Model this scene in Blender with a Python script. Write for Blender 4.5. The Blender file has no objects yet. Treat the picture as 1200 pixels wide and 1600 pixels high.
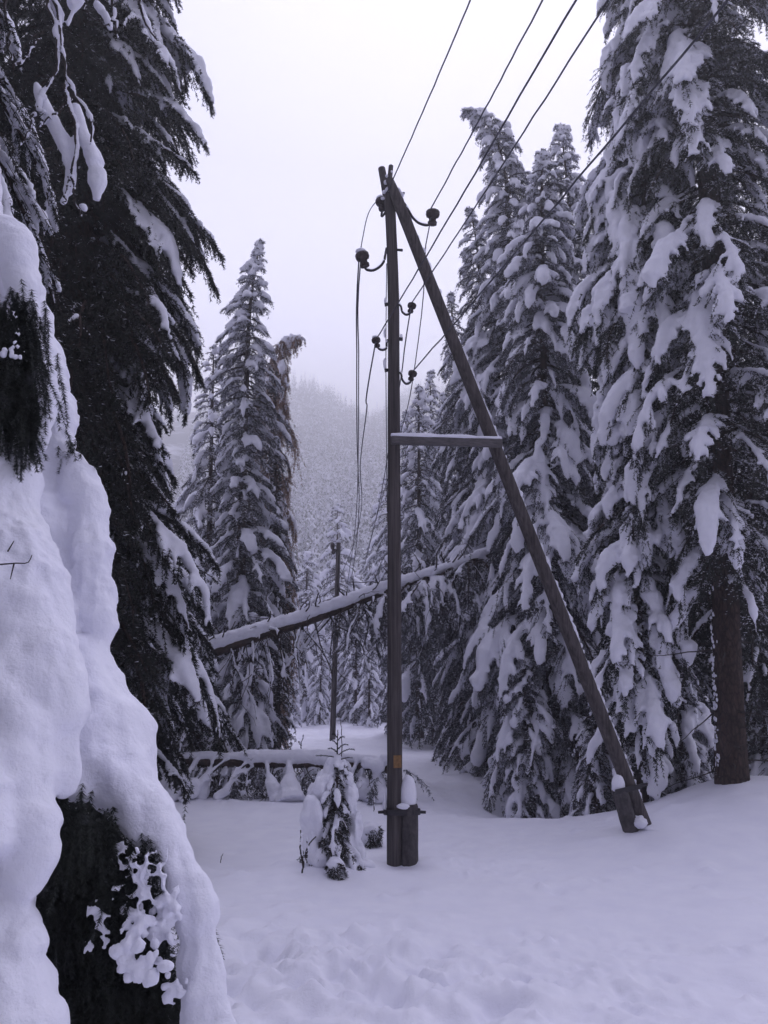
import bpy, math
import numpy as np

SC = bpy.context.scene
R = math.radians
# ------------------------------------------------------------------ camera
CAMZ, PITCH, FPX = 2.1, R(12.0), 1232.0
cam_d = bpy.data.cameras.new("camera")
cam_d.sensor_width = 36.0
cam_d.lens = 36.0 * FPX / 1600.0
cam_d.clip_start = 0.05
cam_d.clip_end = 6000.0
cam = bpy.data.objects.new("camera", cam_d)
SC.collection.objects.link(cam)
cam.location = (0, 0, CAMZ)
cam.rotation_euler = (R(90) + PITCH, 0, 0)
SC.camera = cam
# ------------------------------------------------------------------ world: overcast over a Nishita sky
SUN_EL, SUN_AZ = R(64), R(20)
world = bpy.data.worlds.new("World")
SC.world = world
world.use_nodes = True
nt = world.node_tree
nt.nodes.clear()
w_out = nt.nodes.new("ShaderNodeOutputWorld")
w_bg = nt.nodes.new("ShaderNodeBackground")
w_bg.inputs["Strength"].default_value = 0.10
sky = nt.nodes.new("ShaderNodeTexSky")
sky.sky_type = 'NISHITA'
sky.sun_disc = False
sky.sun_elevation = SUN_EL
sky.sun_rotation = SUN_AZ
sky.air_density = 1.0
sky.dust_density = 2.0
tc = nt.nodes.new("ShaderNodeTexCoord")
sep = nt.nodes.new("ShaderNodeSeparateXYZ")
ramp = nt.nodes.new("ShaderNodeValToRGB")          # cloud deck: a little darker and bluer towards the zenith
ramp.color_ramp.elements[0].position = 0.20
ramp.color_ramp.elements[0].color = (15.0, 14.7, 17.2, 1)
ramp.color_ramp.elements[1].position = 0.58
ramp.color_ramp.elements[1].color = (4.3, 4.2, 6.0, 1)
_e = ramp.color_ramp.elements.new(1.0)
_e.color = (10.2, 10.1, 17.6, 1)
_e = ramp.color_ramp.elements.new(0.74)
_e.color = (4.4, 4.3, 6.4, 1)
mixw = nt.nodes.new("ShaderNodeMix")
mixw.data_type = 'RGBA'
mixw.inputs[0].default_value = 0.90
nt.links.new(tc.outputs["Generated"], sep.inputs[0])
nt.links.new(sep.outputs["Z"], ramp.inputs[0])
nt.links.new(sky.outputs[0], mixw.inputs[6])
nt.links.new(ramp.outputs[0], mixw.inputs[7])
mr = nt.nodes.new("ShaderNodeMapRange")               # sky brightened ahead, dimmed behind in place of the shading wood there
mr.inputs[1].default_value, mr.inputs[2].default_value = -0.45, 0.65
mr.inputs[3].default_value, mr.inputs[4].default_value = 0.25, 1.14
mr.interpolation_type = 'SMOOTHSTEP'
nt.links.new(sep.outputs["Y"], mr.inputs[0])
mulw = nt.nodes.new("ShaderNodeVectorMath"); mulw.operation = 'SCALE'
nt.links.new(mixw.outputs[2], mulw.inputs[0]); nt.links.new(mr.outputs[0], mulw.inputs["Scale"])
cn = nt.nodes.new("ShaderNodeTexNoise"); cn.inputs["Scale"].default_value = 2.2; cn.inputs["Detail"].default_value = 4
nt.links.new(tc.outputs["Generated"], cn.inputs["Vector"])
cr = nt.nodes.new("ShaderNodeMapRange")
cr.inputs[1].default_value, cr.inputs[2].default_value, cr.inputs[3].default_value, cr.inputs[4].default_value = 0.3, 0.7, 0.90, 1.08
nt.links.new(cn.outputs[0], cr.inputs[0])
mul2 = nt.nodes.new("ShaderNodeVectorMath"); mul2.operation = 'SCALE'
nt.links.new(mulw.outputs[0], mul2.inputs[0]); nt.links.new(cr.outputs[0], mul2.inputs["Scale"])
nt.links.new(mul2.outputs[0], w_bg.inputs[0])
nt.links.new(w_bg.outputs[0], w_out.inputs[0])
# ------------------------------------------------------------------ sun behind thick cloud
sun_d = bpy.data.lights.new("sun", 'SUN')
sun_d.energy = 0.95
sun_d.angle = R(60)
sun_d.color = (1.0, 0.97, 0.98)
sun = bpy.data.objects.new("sun", sun_d)
SC.collection.objects.link(sun)
sun.rotation_euler = (R(90) - SUN_EL, 0, R(180) - SUN_AZ)
SC.view_settings.view_transform = 'Standard'
SC.view_settings.look = 'None'
SC.view_settings.exposure = 0.28
SC.view_settings.gamma = 1.0
SC.cycles.use_denoising = True
SC.cycles.max_bounces = 8
SC.cycles.diffuse_bounces = 4
SC.cycles.glossy_bounces = 2
SC.cycles.volume_bounces = 7
SC.cycles.use_adaptive_sampling = True
SC.cycles.adaptive_threshold = 0.02

# ------------------------------------------------------------------ helpers
CP, SP = math.cos(PITCH), math.sin(PITCH)


def P(px, py, Y):
    """the point of the place that stands Y metres ahead of the camera and was seen at photo pixel px, py"""
    xc, yc = (px - 600.0) / FPX, (800.0 - py) / FPX
    dy, dz = CP - yc * SP, SP + yc * CP
    t = Y / dy
    return np.array([xc * t, Y, CAMZ + dz * t])


def G(px, py, z=0.0):
    """where the ray of a photo pixel meets height z"""
    xc, yc = (px - 600.0) / FPX, (800.0 - py) / FPX
    dy, dz = CP - yc * SP, SP + yc * CP
    t = (z - CAMZ) / dz
    return np.array([xc * t, dy * t, z])


def h2(i, j, s):
    n = (i * 374761393 + j * 668265263 + s * 1274126177) & 0xffffffff
    n = ((n ^ (n >> 13)) * 1274126177) & 0xffffffff
    return ((n ^ (n >> 16)) & 0xffff) / 65535.0


def vnoise(x, y, s=0):
    x = np.asarray(x, float); y = np.asarray(y, float)
    i = np.floor(x).astype(np.int64); j = np.floor(y).astype(np.int64)
    u = x - i; v = y - j
    u = u * u * (3 - 2 * u); v = v * v * (3 - 2 * v)
    a = h2(i, j, s); b = h2(i + 1, j, s); c = h2(i, j + 1, s); d = h2(i + 1, j + 1, s)
    return (a * (1 - u) + b * u) * (1 - v) + (c * (1 - u) + d * u) * v - 0.5


def fbm(x, y, o=4, s=0):
    r = 0.0; a = 1.0
    for k in range(o):
        r = r + a * vnoise(x * 2 ** k + 17.3 * k, y * 2 ** k - 9.1 * k, s + k)
        a *= 0.5
    return r


def n3(c, f, s):
    x, y, z = c[:, 0] * f, c[:, 1] * f, c[:, 2] * f
    return 0.6 * (fbm(x + 1.7, y, 2, s) + fbm(y + 5.1, z, 2, s + 4) + fbm(z + 9.4, x, 2, s + 7))


def mesh_from(name, V, groups, mats, smooth=True, midx=None):
    """groups: list of int arrays (n, k); mats: list of materials; midx: a material index per group"""
    me = bpy.data.meshes.new(name)
    V = np.ascontiguousarray(V, np.float32)
    me.vertices.add(len(V))
    me.vertices.foreach_set("co", V.ravel())
    groups = [np.asarray(g, np.int32) for g in groups if len(g)]
    loops = np.concatenate([g.ravel() for g in groups])
    sizes = np.concatenate([np.full(len(g), g.shape[1], np.int32) for g in groups])
    starts = np.concatenate([[0], np.cumsum(sizes)[:-1]]).astype(np.int32)
    me.loops.add(len(loops))
    me.loops.foreach_set("vertex_index", loops)
    me.polygons.add(len(sizes))
    me.polygons.foreach_set("loop_start", starts)
    me.polygons.foreach_set("loop_total", sizes)
    if midx is not None:
        me.polygons.foreach_set("material_index", np.concatenate([np.full(len(g), m, np.int32) for g, m in zip(groups, midx)]))
    me.update(calc_edges=True)
    me.polygons.foreach_set("use_smooth", np.full(len(sizes), bool(smooth)))
    for m in mats:
        me.materials.append(m)
    return me


def obj(name, me, parent=None):
    o = bpy.data.objects.new(name, me)
    SC.collection.objects.link(o)
    if name == 'snow_cover':
        o['kind'] = 'stuff'              # countless clumps of snow
    if parent is not None:
        o.parent = parent
    return o


def thing(name, label, cat, loc, group=None):
    o = bpy.data.objects.new(name, None)
    SC.collection.objects.link(o)
    o.location = [float(c) for c in loc]
    o.empty_display_size = 0.2
    o["label"] = label
    o["category"] = cat
    if group:
        o["group"] = group
    return o


def norm(v):
    return v / np.maximum(np.linalg.norm(v, axis=-1, keepdims=True), 1e-9)


def tubes(pts, rad, S=6, caps=True, flat=1.0):
    """pts (N,K,3), rad (N,K) -> V, quads, ngons. flat squeezes the section along its own normal."""
    pts = np.asarray(pts, float); rad = np.asarray(rad, float)
    N, K, _ = pts.shape
    T = norm(np.gradient(pts, axis=1))
    up = np.zeros_like(T); up[..., 2] = 1.0
    par = np.abs(T[..., 2]) > 0.97
    up[par] = (0.0, -1.0, 0.2)
    B = norm(np.cross(T, up)); Nn = np.cross(B, T)
    a = np.arange(S) * (2 * math.pi / S)
    V = pts[:, :, None, :] + rad[:, :, None, None] * (np.cos(a)[None, None, :, None] * B[:, :, None, :] + flat * np.sin(a)[None, None, :, None] * Nn[:, :, None, :])
    V = V.reshape(-1, 3)
    idx = np.arange(N * K * S).reshape(N, K, S)
    nx = np.roll(idx, -1, axis=2)
    Q = np.stack([idx[:, :-1], nx[:, :-1], nx[:, 1:], idx[:, 1:]], -1).reshape(-1, 4)
    C = np.concatenate([idx[:, 0, ::-1], idx[:, -1, :]]) if caps else np.zeros((0, S), int)
    return V, Q, C


class Bag:
    def __init__(self):
        self.V = []; self.Fs = {}; self.n = 0

    def add(self, V, *Fs, m=0):
        for F in Fs:
            if len(F):
                self.Fs.setdefault((m, F.shape[1]), []).append(np.asarray(F) + self.n)
        self.V.append(np.asarray(V, float)); self.n += len(V)

    def tube(self, pts, rad, S=8, m=0, flat=1.0):
        pts = np.asarray(pts, float)
        rad = np.full(len(pts), rad, float) if np.isscalar(rad) else np.asarray(rad, float)
        self.add(*tubes(pts[None], rad[None], S, True, flat), m=m)

    def box(self, c, ax, ay, az):
        """c centre, half axes as vectors"""
        c, ax, ay, az = (np.asarray(q, float) for q in (c, ax, ay, az))
        V = np.array([c + sx * ax + sy * ay + sz * az for sz in (-1, 1) for sy in (-1, 1) for sx in (-1, 1)])
        self.add(V, np.array([[0, 2, 3, 1], [4, 5, 7, 6], [0, 1, 5, 4], [2, 6, 7, 3], [0, 4, 6, 2], [1, 3, 7, 5]]))

    def blob(self, c, r, seed=0, sub=(14, 9), amp=0.12):
        """lumpy ellipsoid"""
        seed = int(seed)
        nu, nv = sub
        th = np.linspace(0, math.pi, nv)[1:-1]; ph = np.arange(nu) * 2 * math.pi / nu
        d = np.array([[math.sin(t) * math.cos(p), math.sin(t) * math.sin(p), math.cos(t)] for t in th for p in ph])
        k = 1 + amp * (fbm(d[:, 0] * 2 + seed, d[:, 1] * 2 + d[:, 2] * 1.7, 3, seed) * 2)
        V = np.vstack([d * k[:, None], [[0, 0, 1], [0, 0, -1]]]) * np.asarray(r, float) + np.asarray(c, float)
        n = len(d); q = []; t3 = []
        for i in range(len(th) - 1):
            for j in range(nu):
                a = i * nu + j; b = i * nu + (j + 1) % nu
                q.append([a, a + nu, b + nu, b])
        for j in range(nu):
            t3.append([n, j, (j + 1) % nu]); b = (len(th) - 1) * nu
            t3.append([n + 1, b + (j + 1) % nu, b + j])
        self.add(V, np.array(q), np.array(t3))

    def mesh(self, name, mats, smooth=True):
        keys = list(self.Fs)
        return mesh_from(name, np.concatenate(self.V), [np.concatenate(self.Fs[k]) for k in keys], mats, smooth, [k[0] for k in keys])


def remeshed(bag, name, mats, voxel, smooth_it=4, fac=0.5, noise=0.0):
    """melt the lumps of a snow load into one skin"""
    me = bag.mesh(name, [], True)
    tmp = bpy.data.objects.new("tmp", me)
    SC.collection.objects.link(tmp)
    m = tmp.modifiers.new("r", 'REMESH'); m.mode = 'VOXEL'; m.voxel_size = voxel; m.use_smooth_shade = True
    s = tmp.modifiers.new("s", 'SMOOTH'); s.factor = fac; s.iterations = smooth_it
    dg = bpy.context.evaluated_depsgraph_get()
    out = bpy.data.meshes.new_from_object(tmp.evaluated_get(dg))
    bpy.data.objects.remove(tmp); bpy.data.meshes.remove(me)
    out.name = name
    out.materials.clear()
    for q in mats:
        out.materials.append(q)
    n = len(out.vertices)
    if noise and n:
        co = np.empty(n * 3, np.float32); out.vertices.foreach_get("co", co); co = co.reshape(-1, 3).astype(float)
        no = np.empty(n * 3, np.float32); out.vertex_normals.foreach_get("vector", no); no = no.reshape(-1, 3)
        a = n3(co, 5, 3) * 0.034 + n3(co, 15, 8) * 0.016
        if noise > 1.2:
            a = a + n3(co, 44, 12) * 0.010 * np.clip(0.5 + 2 * vnoise(co[:, 0] * 3 + 7, co[:, 2] * 3, 33), 0.1, 1.6)
        elif voxel > .02:
            a = a + n3(co, 25, 12) * 0.018
        co += no * (a * noise)[:, None]
        out.vertices.foreach_set("co", co.astype(np.float32).ravel()); out.update()
    out.polygons.foreach_set("use_smooth", np.ones(len(out.polygons), bool))
    return out


def spline(pts, n):
    """smooth resample of a polyline of any dimension"""
    p = np.asarray(pts, float)
    d = np.concatenate([[0], np.cumsum(np.linalg.norm(np.diff(p[:, :3], axis=0), axis=1))])
    u = np.linspace(0, d[-1], n)
    m = np.gradient(p, d, axis=0) if len(p) > 2 else np.repeat(((p[1] - p[0]) / d[-1])[None], 2, 0)
    k = np.clip(np.searchsorted(d, u, side='right') - 1, 0, len(p) - 2)
    h = (d[k + 1] - d[k])[:, None]; t = ((u - d[k]) / (d[k + 1] - d[k]))[:, None]
    return ((2 * t ** 3 - 3 * t ** 2 + 1) * p[k] + (t ** 3 - 2 * t ** 2 + t) * h * m[k] + (-2 * t ** 3 + 3 * t ** 2) * p[k + 1] + (t ** 3 - t ** 2) * h * m[k + 1])


# ------------------------------------------------------------------ materials
def mat(name, rough=0.8):
    m = bpy.data.materials.new(name); m.use_nodes = True
    b = m.node_tree.nodes["Principled BSDF"]
    b.inputs["Roughness"].default_value = rough
    b.inputs["Specular IOR Level"].default_value = 0.25
    return m, m.node_tree, b


def noise_node(t, scale, detail=4, vec=None, rough=0.6):
    n = t.nodes.new("ShaderNodeTexNoise")
    n.inputs["Scale"].default_value = scale; n.inputs["Detail"].default_value = detail; n.inputs["Roughness"].default_value = rough
    if vec is not None:
        t.links.new(vec, n.inputs["Vector"])
    return n


def ramp_node(t, src, stops):
    r = t.nodes.new("ShaderNodeValToRGB")
    e = r.color_ramp.elements
    while len(e) < len(stops):
        e.new(0.5)
    for q, (p, c) in zip(e, stops):
        q.position = p; q.color = (*c, 1)
    t.links.new(src, r.inputs[0])
    return r


def coords(t, scale=(1, 1, 1)):
    c = t.nodes.new("ShaderNodeTexCoord"); mp = t.nodes.new("ShaderNodeMapping")
    mp.inputs["Scale"].default_value = scale
    t.links.new(c.outputs["Object"], mp.inputs[0])
    return mp.outputs[0]


def bump(t, b, src, strength, dist):
    n = t.nodes.new("ShaderNodeBump"); n.inputs["Strength"].default_value = strength; n.inputs["Distance"].default_value = dist
    t.links.new(src, n.inputs["Height"]); t.links.new(n.outputs[0], b.inputs["Normal"])
    return n


def snow_mat(name, s1, s2, d):
    m, t, b = mat(name, 0.65)
    v = coords(t)
    n1 = noise_node(t, s1, 6, v); n2 = noise_node(t, s2, 3, v)
    r = ramp_node(t, n1.outputs[0], [(0.3, (0.77, 0.77, 0.87)), (0.7, (0.83, 0.83, 0.91))])
    t.links.new(r.outputs[0], b.inputs["Base Color"])
    a = t.nodes.new("ShaderNodeMath"); a.operation = 'MULTIPLY_ADD'; a.inputs[1].default_value = 0.35
    t.links.new(n2.outputs[0], a.inputs[0]); t.links.new(n1.outputs[0], a.inputs[2])
    bump(t, b, a.outputs[0], 0.5, d)
    return m


M_SNOW = snow_mat("snow", 6.0, 60.0, 0.03)
M_GROUND = snow_mat("ground_snow", 3.0, 45.0, 0.022)


def foliage_mat(name, c1, c2, frost=0.5, fcol=(0.42, 0.42, 0.5)):
    m, t, b = mat(name, 0.85)
    v = coords(t)
    n = noise_node(t, 3.0, 3, v)
    r = ramp_node(t, n.outputs[0], [(0.35, c1), (0.65, c2)])
    n2 = noise_node(t, 7.0, 4, v)
    f = ramp_node(t, n2.outputs[0], [(0.62 - 0.25 * frost, (0, 0, 0)), (0.80 - 0.15 * frost, (frost, frost, frost))])
    mx = t.nodes.new("ShaderNodeMix"); mx.data_type = 'RGBA'
    t.links.new(f.outputs[0], mx.inputs[0]); t.links.new(r.outputs[0], mx.inputs[6])
    mx.inputs[7].default_value = (*fcol, 1)
    t.links.new(mx.outputs[2], b.inputs["Base Color"])
    return m


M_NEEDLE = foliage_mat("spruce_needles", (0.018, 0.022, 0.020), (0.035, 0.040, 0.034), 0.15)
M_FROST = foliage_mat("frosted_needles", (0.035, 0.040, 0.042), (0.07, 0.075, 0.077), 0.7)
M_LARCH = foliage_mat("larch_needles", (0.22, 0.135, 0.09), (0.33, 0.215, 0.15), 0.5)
M_DARK = foliage_mat("shade_tinted_spruce_needles", (0.014, 0.017, 0.016), (0.026, 0.030, 0.026), 0.05)  # darker copy of the needle colour, with the shade of the wood painted in


def bark_mat(name, c1, c2, sc=(14, 14, 3), d=0.03):
    m, t, b = mat(name, 0.9)
    v = coords(t, sc)
    n = noise_node(t, 1.0, 7, v, 0.7)
    r = ramp_node(t, n.outputs[0], [(0.35, c1), (0.62, c2)])
    t.links.new(r.outputs[0], b.inputs["Base Color"])
    bump(t, b, n.outputs[0], 0.9, d)
    return m


M_BARK = bark_mat("spruce_bark", (0.014, 0.010, 0.010), (0.062, 0.039, 0.032), (9, 9, 5))
def scaly_bark():
    m, t, b = mat("scaly_spruce_bark", 0.92)
    v = coords(t, (17, 17, 6.5))
    n = noise_node(t, 1.3, 6, v, 0.7)
    ad = t.nodes.new("ShaderNodeVectorMath"); ad.operation = 'ADD'
    sc_ = t.nodes.new("ShaderNodeVectorMath"); sc_.operation = 'SCALE'; sc_.inputs["Scale"].default_value = 0.7
    t.links.new(n.outputs["Color"], sc_.inputs[0]); t.links.new(v, ad.inputs[0]); t.links.new(sc_.outputs[0], ad.inputs[1])
    vo_ = t.nodes.new("ShaderNodeTexVoronoi"); vo_.feature = 'DISTANCE_TO_EDGE'; vo_.inputs["Scale"].default_value = 1.0
    t.links.new(ad.outputs[0], vo_.inputs["Vector"])
    e = ramp_node(t, vo_.outputs["Distance"], [(0.0, (0.15, 0.15, 0.15)), (0.16, (1, 1, 1))])
    c = ramp_node(t, n.outputs[0], [(0.3, (0.022, 0.015, 0.014)), (0.55, (0.058, 0.036, 0.030)), (0.75, (0.10, 0.075, 0.068))])
    mx = t.nodes.new("ShaderNodeMix"); mx.data_type = 'RGBA'; mx.blend_type = 'MULTIPLY'; mx.inputs[0].default_value = 0.8
    t.links.new(c.outputs[0], mx.inputs[6]); t.links.new(e.outputs[0], mx.inputs[7]); t.links.new(mx.outputs[2], b.inputs["Base Color"])
    bump(t, b, e.outputs[0], 0.8, 0.02)
    return m


M_SCALY = scaly_bark()
M_TWIG = bark_mat("dead_twigs", (0.025, 0.02, 0.02), (0.06, 0.05, 0.048))
M_POLE = bark_mat("tarred_pole_wood", (0.024, 0.020, 0.022), (0.098, 0.084, 0.084), (34, 34, 0.9), 0.010)
M_BAR = bark_mat("weathered_bar_wood", (0.055, 0.05, 0.055), (0.12, 0.11, 0.115), (3, 40, 40), 0.004)
M_CONC = bark_mat("concrete_stub", (0.030, 0.027, 0.030), (0.085, 0.075, 0.078), (16, 16, 10), 0.01)


def plain(name, c, rough=0.5, metal=0.0, var=0.35, sc=25):
    m, t, b = mat(name, rough)
    n = noise_node(t, sc, 5, coords(t))
    r = ramp_node(t, n.outputs[0], [(0.3, tuple(q * (1 - var) for q in c)), (0.7, tuple(q * (1 + var) for q in c))])
    t.links.new(r.outputs[0], b.inputs["Base Color"]); b.inputs["Metallic"].default_value = metal
    return m


M_IRON = plain("rusty_iron", (0.035, 0.032, 0.038), 0.6, 0.3)
M_INS = plain("brown_glazed_porcelain", (0.030, 0.020, 0.022), 0.25)
M_WIRE = plain("frosted_wire", (0.06, 0.06, 0.075), 0.7, 0, 0.5, 6)
M_TAG = plain("orange_tag", (0.20, 0.11, 0.045), 0.6)


# ------------------------------------------------------------------ snow-laden spruce
def needles(rg, tp, tl, spacing, nl, nw, q=2, blunt=0.65, frost=None):
    blunt = blunt + 0.0
    """triangles along twig curves tp (N,4,3) of length tl"""
    cnt = np.maximum(2, (tl / spacing).astype(int))
    bi = np.repeat(np.arange(len(tl)), cnt * q)
    n = len(bi)
    u = rg.random(n)
    x = u * 3; k = np.minimum(x.astype(int), 2); f = (x - k)[:, None]
    p = tp[bi, k] * (1 - f) + tp[bi, k + 1] * f
    ax = norm(tp[bi, k + 1] - tp[bi, k])
    rnd = norm(rg.normal(size=(n, 3)))
    rad = norm(rnd - (rnd * ax).sum(1, keepdims=True) * ax)
    d = norm(ax * blunt + rad * 0.8)
    L = nl * (0.6 + 0.7 * rg.random(n)) * (1.15 - 0.4 * u)
    w = norm(np.cross(d, rg.normal(size=(n, 3)))) * (nw * (0.7 + 0.6 * rg.random(n)))[:, None]
    V = np.stack([p - w * 0.5, p + w * 0.5, p + d * L[:, None]], 1).reshape(-1, 3)
    F = np.arange(n * 3).reshape(-1, 3)
    if frost is None:
        return V, F
    w = (rg.random(n) < frost) & (d[:, 2] > -0.35)
    return V, F[~w], F[w]


def at_s(C, bi, s):
    K = C.shape[1]
    x = np.clip(s, 0, 0.9999) * (K - 1); k = x.astype(int); f = (x - k)[:, None]
    p = C[bi, k] * (1 - f) + C[bi, k + 1] * f
    t = norm(C[bi, k + 1] - C[bi, k])
    return p, t


def spruce(trunk, rt, prof, seed, *, per_m=11, lod=1.0, snow=1.0, hang=0.5, droop=1.0, tongue=0.3, voxel=0.05,
           mats=None, zmin=-1e9, zmax=1e9, keep=None, wfac=1.0, thick=1.0, bare=0.0, twigq=2, snow_keep=None, topdroop=0.0, frost=None, lowsnow=0.7, ndens=1.0, nfine=1.0):
    """trunk: (M,3) world points base -> tip; prof: [(t, reach)] ; returns dict of meshes relative to the base point"""
    rg = np.random.default_rng(seed)
    base = np.asarray(trunk[0], float)
    TP = spline(trunk, 40)
    d = np.concatenate([[0], np.cumsum(np.linalg.norm(np.diff(TP, axis=0), axis=1))]); H = d[-1]
    pt, pr = zip(*prof)
    nb = int(1.22 * per_m * H * (pt[-1] - pt[0]))
    t = np.sort(pt[0] + (pt[-1] - pt[0]) * (1 - (1 - (np.arange(nb) + rg.random(nb)) / nb) ** 1.25))
    t = np.clip(t, 0, 0.992)
    az = np.arange(nb) * 2.39996 + rg.normal(0, 0.35, nb)
    reach = np.interp(t, pt, pr) * (0.70 + 0.45 * rg.random(nb)) * (1.03 + 0.75 * vnoise(t * H * 0.8 + seed * 3.7, np.cos(az) * 1.3 + np.sin(az) * 0.9 + seed, 5))
    start = np.stack([np.interp(t * H, d, TP[:, k]) for k in range(3)], 1)
    L = np.maximum(reach / (0.92 - 0.14 * min(droop, 1.3)), 0.12)
    hi = np.clip((t - 0.55) / 0.45, 0, 1)
    a0 = R(-8) * droop + R(30) * hi ** 1.5 + rg.normal(0, 0.14, nb)
    a1 = -R(62) * droop * (1 - 0.40 * hi ** 2) + rg.normal(0, 0.18, nb) - topdroop * hi
    ok = (start[:, 2] - L * 0.5 < zmax) & (start[:, 2] > zmin)
    hx = np.stack([np.cos(az), np.sin(az), 0 * az], 1)
    if keep is not None:
        ok &= keep(start + hx * reach[:, None] * 0.7, az)
    start, az, L, a0, a1, t, hx = (q[ok] for q in (start, az, L, a0, a1, t, hx)); nb = len(t)
    K = 9
    s = np.linspace(0, 1, K)
    mid = (s[:-1] + s[1:]) / 2
    ang = a0[:, None] + (a1 - a0)[:, None] * mid[None] ** 0.8
    ang += rg.normal(0, 0.07, ang.shape)
    side = norm(np.cross(hx, np.array([0, 0, 1.0])))
    sw = rg.normal(0, 0.22, (nb, 1)) * mid[None] + rg.normal(0, 0.06, ang.shape)
    step = (np.cos(ang)[..., None] * (hx[:, None] + side[:, None] * sw[..., None]) + np.sin(ang)[..., None] * np.array([0, 0, 1.0]))
    step = norm(step) * (L / (K - 1))[:, None, None]
    C = np.concatenate([start[:, None], start[:, None] + np.cumsum(step, axis=1)], axis=1)
    W = wfac * 0.34 * L ** 0.75
    # twigs
    sp = 0.066 / lod
    cnt = np.maximum(3, (L * 0.9 / sp).astype(int))
    bi = np.repeat(np.arange(nb), cnt * 2); n = len(bi)
    ss = 0.10 + 0.9 * rg.random(n)
    sd = np.where(np.arange(n) % 2 == 0, 1.0, -1.0)
    p, tg = at_s(C, bi, ss)
    lat = norm(np.cross(tg, np.array([0, 0, 1.0]) + 0 * tg))
    pf = np.where(ss < 0.45, 0.45 + 0.55 * ss / 0.45, 0.22 + 0.78 * ((1 - ss) / 0.55) ** 0.8)
    tl = np.maximum(W[bi] * pf * (0.6 + 0.7 * rg.random(n)), 0.05)
    th = R(58) - R(22) * ss + rg.normal(0, 0.12, n)
    dirv = norm(tg * np.cos(th)[:, None] + lat * (sd * np.sin(th))[:, None])
    dr = (0.25 + 0.5 * rg.random(n)) * (0.6 + 0.6 * droop)
    pts = [p]
    for k in range(3):
        dd = norm(dirv + np.array([0, 0, -1.0]) * (dr * (k + 0.3) / 1.6)[:, None])
        pts.append(pts[-1] + dd * (tl / 3)[:, None])
    TW = np.stack(pts, 1)
    # hanging twigs
    nh = np.maximum(1, (L * 0.9 / (sp * 1.3)).astype(int))
    hb = np.repeat(np.arange(nb), nh); m = len(hb)
    hs = 0.15 + 0.85 * rg.random(m)
    ph_, tgh = at_s(C, hb, hs)
    hl = np.maximum(hang * (0.35 + 0.9 * rg.random(m)) * np.minimum(W[hb] * 1.6, 0.9), 0.05)
    hd = norm(np.array([0, 0, -1.0]) + tgh * 0.35 + rg.normal(0, 0.22, (m, 3)))
    HT = np.stack([ph_ + hd * (hl * k / 3)[:, None] + tgh * (0.10 * hl * (k / 3) ** 2)[:, None] for k in range(4)], 1)
    # the leader of each branch
    k4 = np.array([3, 5, 7, 8]); AX = C[:, k4]
    TA = np.concatenate([TW, HT, AX]); TL = np.concatenate([tl, hl, L * 0.62])
    if bare > 0:
        kb = rg.random(len(TL)) > bare
    else:
        kb = np.ones(len(TL), bool)
    nl, nw = 0.052 / lod ** 0.7, 0.013 / lod ** 0.9
    fr_ = frost if frost is not None else {id(M_FROST): 0.58, id(M_LARCH): 0.25, id(M_DARK): 0.06}.get(id(mats[0]), 0.40)
    V, F, FW = needles(rg, TA[kb], TL[kb], 0.018 / lod / ndens, nl * nfine, nw * nfine, twigq, 0.65, fr_)
    out = {}
    out['crown'] = mesh_from("crown", V - base, [F, FW], [mats[0], M_SNOW], False, [0, 1] if len(FW) else [0])
    # trunk + limbs
    bg = Bag()
    tz = np.linspace(0, 1, 40)
    rr = rt * (1 - tz) ** 0.8 + 0.012
    rr[0] *= 1.25; rr[1] *= 1.08
    if rt > 0.17:
        n2 = 150; TQ = spline(TP, n2); r2 = np.interp(np.linspace(0, 1, n2), tz, rr)
        Vt, Qt, Ct = tubes((TQ - base)[None], r2[None], 40)
        ang_ = np.tile(np.arange(40), n2) * (2 * math.pi / 40); zz_ = np.repeat(TQ[:, 2], 40); rc = np.repeat(TQ - base, 40, 0)
        k_ = 0.10 * fbm(np.cos(ang_) * 5 + 3, np.sin(ang_) * 5 + zz_ * 1.3, 3, seed) + 0.06 * fbm(ang_ * 7, zz_ * 6, 2, seed + 2)
        bg.add(rc + (Vt - rc) * (1 + k_)[:, None], Qt, Ct)
    else:
        bg.tube(TP - base, rr, 12)
    bg.add(*tubes(C - base, (0.008 + 0.014 * L)[:, None] * np.linspace(1, 0.25, K)[None], 4))
    if lod > 0.55:
        bg.add(*tubes(TA[:len(TW)] - base, np.full((len(TW), 4), 0.005) * np.array([1, 0.9, 0.7, 0.4]), 3, False))
    out['trunk'] = bg.mesh("trunk", [M_SCALY if rt > 0.17 else M_BARK])
    # snow
    if snow > 0:
        sb = Bag()
        bs = np.clip(rg.normal(0.62, 0.33, nb) * snow, 0, 1.3)          # load of each branch
        bs = bs * np.interp(t, [0, 0.35], [lowsnow, 1])
        if snow_keep is not None:
            bs = bs * snow_keep(C[:, 5], az)
        def upn(tv):
            u = np.array([0, 0, 1.0]) - tv[..., 2:3] * tv
            # on hanging parts lean the normal outwards
            return norm(u + np.array([0, 0, 0.25]))
        # along the axis
        Sx = np.linspace(0.18, 1.0, 8)
        a_ok = bs > 0.18
        ab = np.where(a_ok)[0]
        if len(ab):
            pp, tt = at_s(C, np.repeat(ab, 8), np.tile(Sx, len(ab)))
            ra = (thick * (0.024 + 0.030 * np.sqrt(L[ab])) * (0.45 + 0.75 * bs[ab]))[:, None] * np.array([0.25, 0.7, 0.95, 1.1, 1.15, 1.0, 0.85, 0.35])[None] * (0.75 + 0.5 * rg.random((len(ab), 8)))
            off = upn(tt).reshape(len(ab), 8, 3) * ra[..., None] * 0.75
            sb.add(*tubes(pp.reshape(len(ab), 8, 3) + off, ra, 7))
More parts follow.
